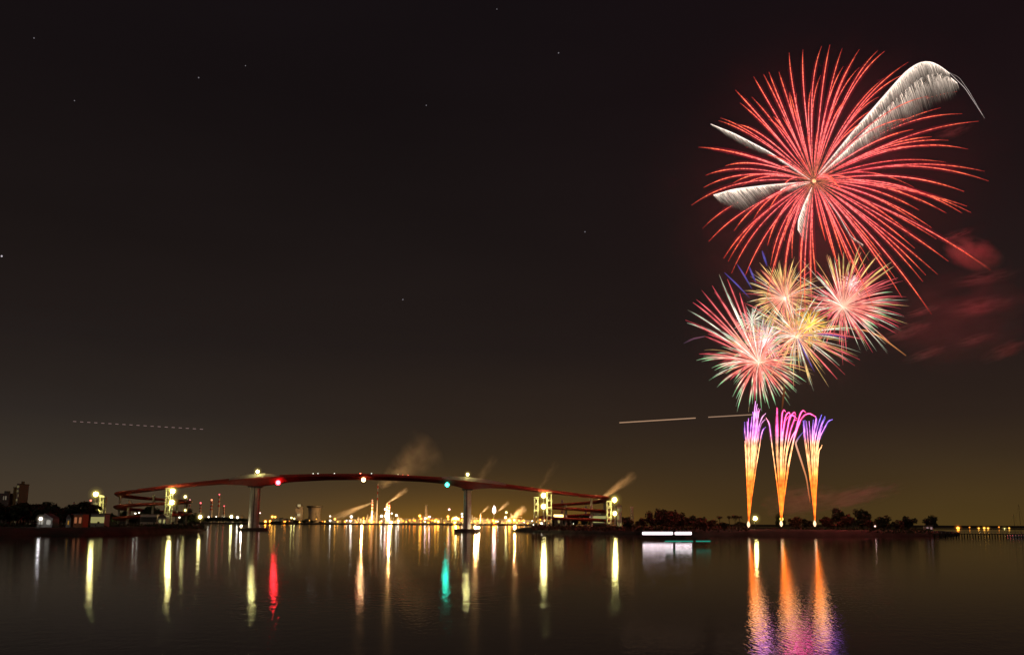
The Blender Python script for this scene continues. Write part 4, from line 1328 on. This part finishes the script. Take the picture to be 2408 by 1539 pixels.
# loose streaks
def streak(pts_, stops, wpx, D, label, name='spark_streak', cat='spark streak', group='loose spark streaks around the cluster', smoothn=3, matl=None):
    P2 = []
    for a, b_ in zip(pts_, pts_[1:]):
        for k in range(8): P2.append((a[0] + (b_[0] - a[0]) * k / 8, a[1] + (b_[1] - a[1]) * k / 8))
    P2.append(pts_[-1])
    for _ in range(smoothn):
        P2 = [P2[0]] + [((P2[i - 1][0] + 2 * P2[i][0] + P2[i + 1][0]) / 4, (P2[i - 1][1] + 2 * P2[i][1] + P2[i + 1][1]) / 4) for i in range(1, len(P2) - 1)] + [P2[-1]]
    n_ = len(P2)
    base = at(*P2[0], D)
    m = MB()
    m.tube([at(*p, D) - base for p in P2], [wpx * ppm(D) * (.35 + .65 * math.sin(math.pi * (i + .5) / n_)) for i in range(n_)], [gradc(stops, i / (n_ - 1)) for i in range(n_)], 6)
    o = m.build(name, [matl or SPF])
    o.location = base
    return tag(o, label, cat, group)
streak([c8(1500, 785), c8(1650, 800), c8(1780, 860), c8(1985, 1015)], ORG, 2.0, 450, 'orange spark falling right from the cluster')
streak([c8(430, 305), c8(540, 410), c8(645, 520)], BL, 1.7, 455, 'lowest blue streak at the upper left of the cluster')
streak([c8(540, 235), c8(600, 330), c8(665, 445)], BL, 1.8, 456, 'middle blue streak at the upper left of the cluster')
streak([c8(640, 250), c8(668, 320), c8(700, 390)], BL, 2.2, 457, 'short thick blue streak right of the middle one')
streak([c8(752, 118), c8(772, 180), c8(795, 250)], BL, 2.4, 458, 'topmost thick blue streak above the cluster')
streak([c8(80, 910), c8(160, 870), c8(260, 850)], [(0, (.05, .03, .05)), (1, (.2, .08, .12))], 1.8, 452, 'dim purple streak at the far left of the cluster')
streak([(1838, 962), (1842, 930), (1845, 890)], [(0, (.10, .03, .01)), (1, (.16, .05, .02))], 2.5, 452, 'dim rising ember line below the cluster')

# fountains (comet mines) from the bank
DFN = 478.0
ORf, CRf, PUf, PIf, BUf = (.8, .14, .014), (.85, .37, .15), (.50, .16, .62), (1.5, .11, .40), (.16, .11, .60)
def fcol(y, top):     # colour by crop row
    st = [(0, top), (200, top), (330, PUf if top != PIf else (1.2, .14, .55)), (430, (.80, .24, .40)), (520, CRf), (700, CRf), (860, (.9, .23, .04)), (1000, ORf), (1480, (.8, .13, .012))]
    return gradc(st, y)
def fountain(base, tops, label, seed, xtra):
    b0 = cf(*base)
    rn_ = random.Random(seed)
    t = thing('firework_fountain', at(*b0, DFN), label, 'firework', 'firework fountains on the right bank')
    o0 = Vector(t.location)
    jet = []
    for tp in tops:
        jet.append((tp, 1.0))
    for _ in range(xtra):
        tp = rn_.choice(tops)
        pt = [(p[0] + rn_.uniform(-26, 26), p[1] + rn_.uniform(-10, 70)) for p in tp[0]]
        jet.append(((pt, tp[1]), .75))
    for (path, topc), wk in jet:
        P2 = [base]
        mid_ = path[0]
        # lower part: straight cone out of the mortar
        n1 = 14
        for k in range(1, n1):
            u = k / n1
            P2.append((base[0] + (mid_[0] - base[0]) * u ** 1.25, base[1] + (mid_[1] - base[1]) * u))
        for a, b_ in zip(path, path[1:]):
            for k in range(5): P2.append((a[0] + (b_[0] - a[0]) * k / 5, a[1] + (b_[1] - a[1]) * k / 5))
        P2.append(path[-1])
        for _ in range(3):
            P2 = [P2[0]] + [((P2[i - 1][0] + 2 * P2[i][0] + P2[i + 1][0]) / 4, (P2[i - 1][1] + 2 * P2[i][1] + P2[i + 1][1]) / 4) for i in range(1, len(P2) - 1)] + [P2[-1]]
        n_ = len(P2)
        D_ = DFN + rn_.uniform(-4, 4)
        dim = rn_.uniform(.55, 1.0)
        m = MB()
        rad = [max(.10, (.50 + .55 * math.sin(math.pi * min(1, i / n_ * .9)) + .35 * max(0, 1 - i / (n_ * .45))) * wk * ppm(DFN) * (1 if i < n_ - 3 else .55)) for i in range(n_)]
        m.tube([at(*cf(*p), DFN + (D_ - DFN) * i / n_) - o0 for i, p in enumerate(P2)], rad, [tuple(v * dim for v in fcol(p[1], topc)) for p in P2], 6)
        hl = [i for i, p in enumerate(P2) if p[1] < 470]
        if len(hl) > 2:
            hc = {PIf: (.085, .004, .020), BUf: (.012, .006, .06), PUf: (.03, .006, .045)}.get(topc, (.05, .008, .03))
            pp = [at(*cf(*p), DFN + (D_ - DFN) * i / n_) - o0 for i, p in enumerate(P2)]
            m.tube([pp[i] for i in hl], [rad[i] * 3.6 for i in hl], [hc] * len(hl), 6, 1)
        m.build('spark_jet', [SPB, SPH], t)
    q_ = MB(); q_.lathe([(.15, -.4), (.55, .2), (.75, .9), (.5, 1.8), (.1, 2.8)], (0, 0, 0), 10)
    q_.build('launch_flame', emit((1, .62, .34), 2.2), t, True)
    q_ = MB(); q_.lathe([(.45, -1.6), (.45, -.4)], (0, 0, 0), 10)
    q_.build('mortar_tube', MT['dark_steel'], t)
    return t
SPB = spark_mat('fountain_sparks', 3.6, beads=.35)
fountain((250, 1480), [([(225, 500), (205, 380), (203, 250)], BUf), ([(245, 480), (240, 330), (250, 205)], PUf), ([(262, 470), (275, 330), (290, 185)], PUf), ([(285, 470), (305, 300), (320, 120), (332, 5)], (.7, .3, .7)),
                       ([(300, 470), (318, 300), (300, 130)], PUf), ([(318, 470), (335, 300), (345, 150), (365, 90)], (.8, .25, .6)), ([(330, 480), (348, 260), (378, 110)], (.8, .25, .5)), ([(345, 470), (370, 300), (410, 190), (452, 150)], (.75, .35, .6)),
                       ([(375, 560), (395, 420), (418, 340), (452, 310)], BUf), ([(215, 620), (212, 560), (208, 470)], CRf)],
         'left firework fountain with a thin violet top', 51, 4)
fountain((635, 1470), [([(545, 680), (510, 400), (495, 270), (455, 200)], (.95, .25, .3)), ([(575, 600), (575, 300), (583, 80)], PIf), ([(590, 600), (590, 300), (590, 90)], PIf), ([(625, 600), (635, 300), (645, 140), (665, 105), (685, 130)], PIf),
                       ([(645, 600), (660, 300), (690, 165), (725, 135), (740, 160)], PIf), ([(665, 600), (705, 320), (750, 170), (790, 130), (805, 170)], PIf), ([(690, 620), (740, 350), (790, 220), (800, 180)], PIf),
                       ([(720, 720), (780, 450), (830, 250), (860, 150), (890, 110), (925, 140)], PIf), ([(735, 700), (790, 430), (850, 240), (910, 165), (970, 148), (1040, 190)], PIf), ([(635, 500), (645, 400), (650, 330)], BUf),
                       ([(620, 640), (640, 480), (660, 420)], BUf), ([(700, 600), (760, 420), (820, 330), (855, 260)], PIf)],
         'middle firework fountain, widest, with looping pink tops', 52, 5)
fountain((1030, 1470), [([(945, 640), (920, 450), (893, 235)], BUf), ([(960, 600), (945, 420), (930, 240)], PUf), ([(985, 560), (975, 400), (962, 240)], PUf), ([(1000, 560), (1000, 380), (1012, 225)], BUf), ([(1020, 560), (1040, 400), (1075, 260), (1110, 165)], BUf),
                        ([(1040, 560), (1070, 400), (1110, 270), (1150, 185)], BUf), ([(1060, 560), (1090, 420), (1140, 330), (1185, 240), (1240, 220)], BUf), ([(1075, 580), (1100, 560), (1115, 520)], CRf), ([(1050, 600), (1060, 460), (1120, 300)], PUf),
                        ([(1000, 600), (1015, 380), (1045, 215), (1040, 190)], PUf)],
         'right firework fountain with a blue-violet top', 53, 4)
streak([cf(975, 1200), cf(930, 900), cf(860, 680), cf(800, 500), cf(840, 430), cf(892, 370)], [(0, (.5, .12, .03)), (.3, (.8, .3, .12)), (.6, (.9, .45, .3)), (.8, (.25, .15, .5)), (1, (.12, .1, .4))], 2.0, DFN + 2,
       'lone spark leaning left between the middle and right fountains', group='loose spark streaks around the fountains')

# light of the burst on the smoke around it
def burst_light(px, py, D, e, c_, r=3):
    l = bpy.data.lights.new('firework_light', 'POINT')
    l.energy = e; l.color = c_; l.shadow_soft_size = r
    o = bpy.data.objects.new('firework_light', l)
    o.location = at(px, py, D)
    col.objects.link(o)
SM = smoke_mat('firework_smoke', .30, (.9, .85, .85), 2.0, .36, .62)
SM3 = smoke_mat('low_firework_smoke', .10, (.9, .85, .85), 2.4, .36, .68, stretch=(1, 1, 1.6))
SM2 = smoke_mat('thin_firework_smoke', .055, (.9, .85, .85), 2.2, .40, .68, stretch=(1, 1, 1.6))
smoke(c7(1360, 1120), c7(1690, 1215), 92, 470, SM, 'red lit smoke puff right of the huge burst', 'smoke_cloud', 9)
smoke((2225, 665), (2410, 640), 40, 474, SM2, 'ragged red smoke streak just under the bright puff', 'smoke_cloud', 12)
smoke((2210, 735), (2400, 705), 60, 475, SM2, 'wide dull red smoke drift below the first streak', 'smoke_cloud', 12)
smoke((2120, 742), (2215, 722), 22, 476, SM2, 'small red smoke wisp beside the longest falling trail', 'smoke_cloud', 12)
smoke((2060, 800), (2200, 760), 44, 477, SM2, 'dim red smoke right of the cluster', 'smoke_cloud', 12)
smoke((2240, 810), (2345, 785), 30, 478, SM2, 'small dull smoke patch low at the right', 'smoke_cloud', 12)
smoke((2120, 850), (2230, 815), 34, 479, SM2, 'faint smoke patch below the orange spark', 'smoke_cloud', 12)
smoke((2300, 850), (2420, 800), 50, 480, SM2, 'faint smoke patch near the right edge', 'smoke_cloud', 12)
smoke((2205, 560), (2290, 545), 22, 481, SM2, 'small red smoke wisp above the bright puff', 'smoke_cloud', 12)
smoke((2190, 320), (2290, 300), 26, 482, SM2, 'faint red smoke behind the right of the huge burst', 'smoke_cloud', 12)
smoke((2020, 800), (2520, 690), 300, 500, smoke_mat('drifting_smoke', .012, (.9, .85, .85), 2.2, .30, .75, stretch=(1, 1, 1.5)), 'broad faint red smoke bank drifting behind the smaller streaks', 'smoke_cloud', 25)
q = MB(); q.ball(1.0, (0, 0, 0), 24, 16)
o = q.build('firework_smoke', smoke_mat('cluster_haze', .0022, (.9, .85, .85), 1.6, .32, .72), None, True)
o.location = at(1850, 780, 452)
o.scale = (58, 45, 42)
tag(o, 'thin reddish smoke among the cluster of smaller fireworks', 'smoke', kind='stuff')
burst_light(1862, 790, 450, 1.5e5, (1, .16, .10), 4)
smoke((1900, 1195), (2140, 1135), 60, 486, SM3, 'faint pink smoke low right of the fountains', 'smoke_cloud', 12)
smoke((1775, 1195), (1990, 1160), 90, 490, SM3, 'pale smoke behind the fountains near the ground', 'smoke_cloud', 12)
burst_light(C7[0], C7[1], DW + 1, 7e5, (1, .03, .06), 6)
_b = at(C7[0] + 20, C7[1] + 20, DW)
q = MB(); q.ball(1.0, (0, 0, 0), 24, 16)
o = q.build('firework_smoke', smoke_mat('burst_haze', .0012, (.9, .85, .85), 1.2, .30, .75), None, True)
o.location = _b
o.scale = (98, 90, 92)
tag(o, 'thin red smoke hanging all through the huge burst', 'smoke', kind='stuff')

# ---------------------------------------------------------------- lamp and glowing tree near the fountains
lamp(*cf(328, 1385), 470, 5.0, YG, 60, 2.2, 'bright yellow-green lamp between the left and middle fountains', 'street lamp')
tr = tree(1832.5, 1206, 490, 26, 'round', 'round tree glowing yellow-green around the lamp inside it', 'trees on the right bank')
P = at(1832.5, 1219, 490)
t = thing('garden_lamp', (P.x, 486.5, 1.8), 'yellow-green globe lamp shining inside the round tree', 'lamp')
q = MB(); q.lathe([(.09, 0), (.07, P.z - 2.6)], (0, 0, 0), 8); q.build('pole', MT['dark_steel'], t)
q = MB(); q.ball(.9, (0, 0, P.z - 1.8), 12, 8); q.build('lamp_head', emit((.9, .75, .12), 2.5), t, True)

# ---------------------------------------------------------------- right end: jetty, boats, lamps
xa, xb = at(2190, HZ, 440).x, at(2450, HZ, 440).x
t = thing('jetty', ((xa + xb) / 2, 440, 0), 'long low timber jetty on posts at the right edge', 'jetty')
hw = (xb - xa) / 2
q = MB(); q.box(-hw, hw, -1.6, 1.6, 1.35, 1.65); q.build('deck', MT['wood'], t)
q = MB()
q.box(-hw, hw, -1.55, -1.45, 2.45, 2.55)
for k in range(30): q.box(-hw + 2 * hw * k / 29 - .06, -hw + 2 * hw * k / 29 + .06, -1.55, -1.45, 1.652, 2.45)
q.build('handrail', MT['pale_steel'], t)
for k in range(20):
    x = -hw + 2 * hw * (k + .5) / 20
    q = MB(); q.lathe([(.24, -1.5), (.22, 1.35)], (x, -1.2, 0), 8); q.lathe([(.24, -1.5), (.22, 1.35)], (x, 1.2, 0), 8)
    q.build('post', MT['wood'], t)
def sailboat(px, ytop, D, label, L_=7):
    p = at(px, ytop, D)
    t = thing('sailing_boat', (p.x, D, 0), label, 'boat', 'boats moored at the jetty')
    q = MB()
    secs = []
    for k in range(9):
        u = k / 8
        x = -L_ / 2 + L_ * u
        w_ = 1.2 * math.sin(math.pi * (.12 + .84 * u * .98)) ** .6 * (1 if u < .6 else 1 - (u - .6) * 2.2)
        w_ = max(w_, .06)
        secs.append([(x, -w_, 1.0 + .25 * u), (x, -w_ * .6, 0.0), (x, 0, -.35), (x, w_ * .6, 0.0), (x, w_, 1.0 + .25 * u)])
    q.sweep(secs); q.build('hull', MT['hull'], t, True)
    q = MB(); q.box(-1.6, 1.0, -.7, .7, 1.15, 1.6); q.build('cabin', MT['hull'], t)
    q = MB(); q.tube([(.6, 0, 1.1), (.6, 0, p.z)], [.09, .05], n=6); q.tube([(.6, 0, 2.4), (-2.4, 0, 2.3)], .05, n=5); q.build('mast', MT['dark_steel'], t)
    q = MB(); q.tube([(.6, 0, p.z - .1), (3.3, 0, 1.3)], .02, n=4); q.tube([(.6, 0, p.z - .1), (-3.3, 0, 1.2)], .02, n=4); q.build('rigging', MT['dark_steel'], t)
sailboat(2391, 1184, 448, 'sailing boat with the tallest mast behind the jetty')
sailboat(2379, 1208, 452, 'sailing boat with a shorter mast left of the tallest', 6)
for (px, py), r, c_, s, lb in ((c6(1100, 548), 3.6, AM, 12, 'orange lamp beyond the left part of the jetty'), (c6(1465, 560), 3.2, YG, 10, 'yellow-green lamp near the right end of the jetty'),
                               (c6(1262, 550), 2.0, YE, 4, 'small yellow lamp in the row beyond the jetty, leftmost'), (c6(1305, 548), 2.4, YE, 4, 'small yellow lamp in the row beyond the jetty, second'),
                               (c6(1335, 550), 2.2, YE, 4, 'small yellow lamp in the row beyond the jetty, third'), (c6(1500, 547), 1.8, YE, 3, 'small dim lamp right of the yellow-green one beyond the jetty'),
                               (c6(1190, 542), 1.5, AM, 2, 'tiny orange lamp between the large orange lamp and the yellow row'),
                               (c6(1420, 540), 1.6, AM, 2, 'tiny orange lamp left of the yellow-green one beyond the jetty')):
    lamp(px, py, 1500, r, c_, s, .5, lb, 'lamp', 'shore_lamp', 'lamps on the shore beyond the jetty')
lamp(*c6(452, 533), 480, 1.8, PK, 4, 1.8, 'small pinkish lamp under the palm among the right trees', 'lamp')
hut(2176, 2193, 1236, 1243, 485, MT['wall'], 'small pinkish hut under the round tree at the end of the bank', PK, gable=False, wins=2, depth=3)
g2 = MB()
pts = []
for i in range(61):
    x = 350 + 1400 * i / 60
    pts += [(x, 1480, -1), (x, 1484, .7), (x, 1520, 1.1), (x, 1560, -1)]
g2.add(pts, [(i * 4 + j, (i + 1) * 4 + j, (i + 1) * 4 + j + 1, i * 4 + j + 1) for i in range(60) for j in range(3)])
tag(g2.build('shore_ground', MT['earth'], smooth=True), 'low dark shore beyond the jetty', 'ground', kind='structure')

# ---------------------------------------------------------------- streaks of light: boat lights over the water, aircraft in the sky
def bar(p0, p1, wpx, D, c_, s, label, cat, name, group):
    a, b_ = at(*p0, D), at(*p1, D)
    m = MB(); m.tube([Vector((0, 0, 0)), (b_ - a) * .5, b_ - a], wpx * ppm(D) / 2, n=8)
    o = m.build(name, emit(c_, s))
    o.location = a
    tag(o, label, cat, group)
gb = 'boat light streaks over the water'
bar(c4(1433, 709), c4(1716, 709), 6.4, 323, (1.0, .80, .86), 4.0, 'longer pinkish white boat light streak over the water', 'light streak', 'light_streak', gb)
bar(c4(1740, 709), c4(1893, 709), 6.4, 323, (1.0, .80, .86), 4.0, 'shorter pinkish white boat light streak over the water', 'light streak', 'light_streak', gb)
bar(c4(1645, 784), c4(1908, 784), 3.2, 236, (.02, .22, .15), 1.0, 'longer thin green boat light streak below the white ones', 'light streak', 'light_streak', gb)
bar(((1500 + 648 / 3.192) / 1.0411, 1271.3), ((1500 + 762 / 3.192) / 1.0411, 1271.3), 3.2, 236, (.02, .22, .15), 1.0, 'shorter thin green boat light streak at the right end', 'light streak', 'light_streak', gb)
ga = 'aircraft light streaks in the sky'
bar((1456, 993), (1635, 982), 2.4, 1500, (.42, .25, .15), 1.0, 'longer pale aircraft light streak left of the fountains', 'light streak', 'light_streak', ga)
bar((1665, 980), (1768, 974), 2.2, 1500, (.36, .22, .14), 1.0, 'shorter pale aircraft light streak touching the left fountain', 'light streak', 'light_streak', ga)
for k in range(19):
    u = k / 18
    x = 172 + 298 * u; y = 990 + 18 * u
    bar((x, y), (x + 7, y + .4), 1.5, 3000, (.22, .14, .13), 1.0, 'dash of the dotted aircraft light line on the left, %s from its left end' % ordinal(k + 1), 'light streak', 'light_dash', 'dashes of the dotted aircraft line')
for i, (x, y, r, lb) in enumerate(((467, 183, 1.7, 'faint star high in the left of the sky'), (1313, 125, 1.7, 'faint star high above the middle of the sky'), (1375, 545, 1.5, 'faint star halfway down left of the fireworks'),
                                   (947, 704, 1.6, 'faint star low above the middle of the bridge'), (80, 90, 1.6, 'faint star near the top left corner'), (175, 237, 1.4, 'faint star at the left below the corner one'),
                                   (1002, 248, 1.4, 'faint star high in the middle of the sky'), (577, 155, 1.3, 'faintest star right of the high left one'), (1168, 22, 1.3, 'faint star near the top edge'), (4, 602, 2.2, 'bright star cut by the left edge'))):
    m = MB(); m.ball(r * ppm(12000), (0, 0, 0), 8, 6)
    o = m.build('star', emit((.5, .45, .5), .35 if i < 9 else 1.2))
    o.location = at(x, y, 12000)
    tag(o, lb, 'star', 'stars')
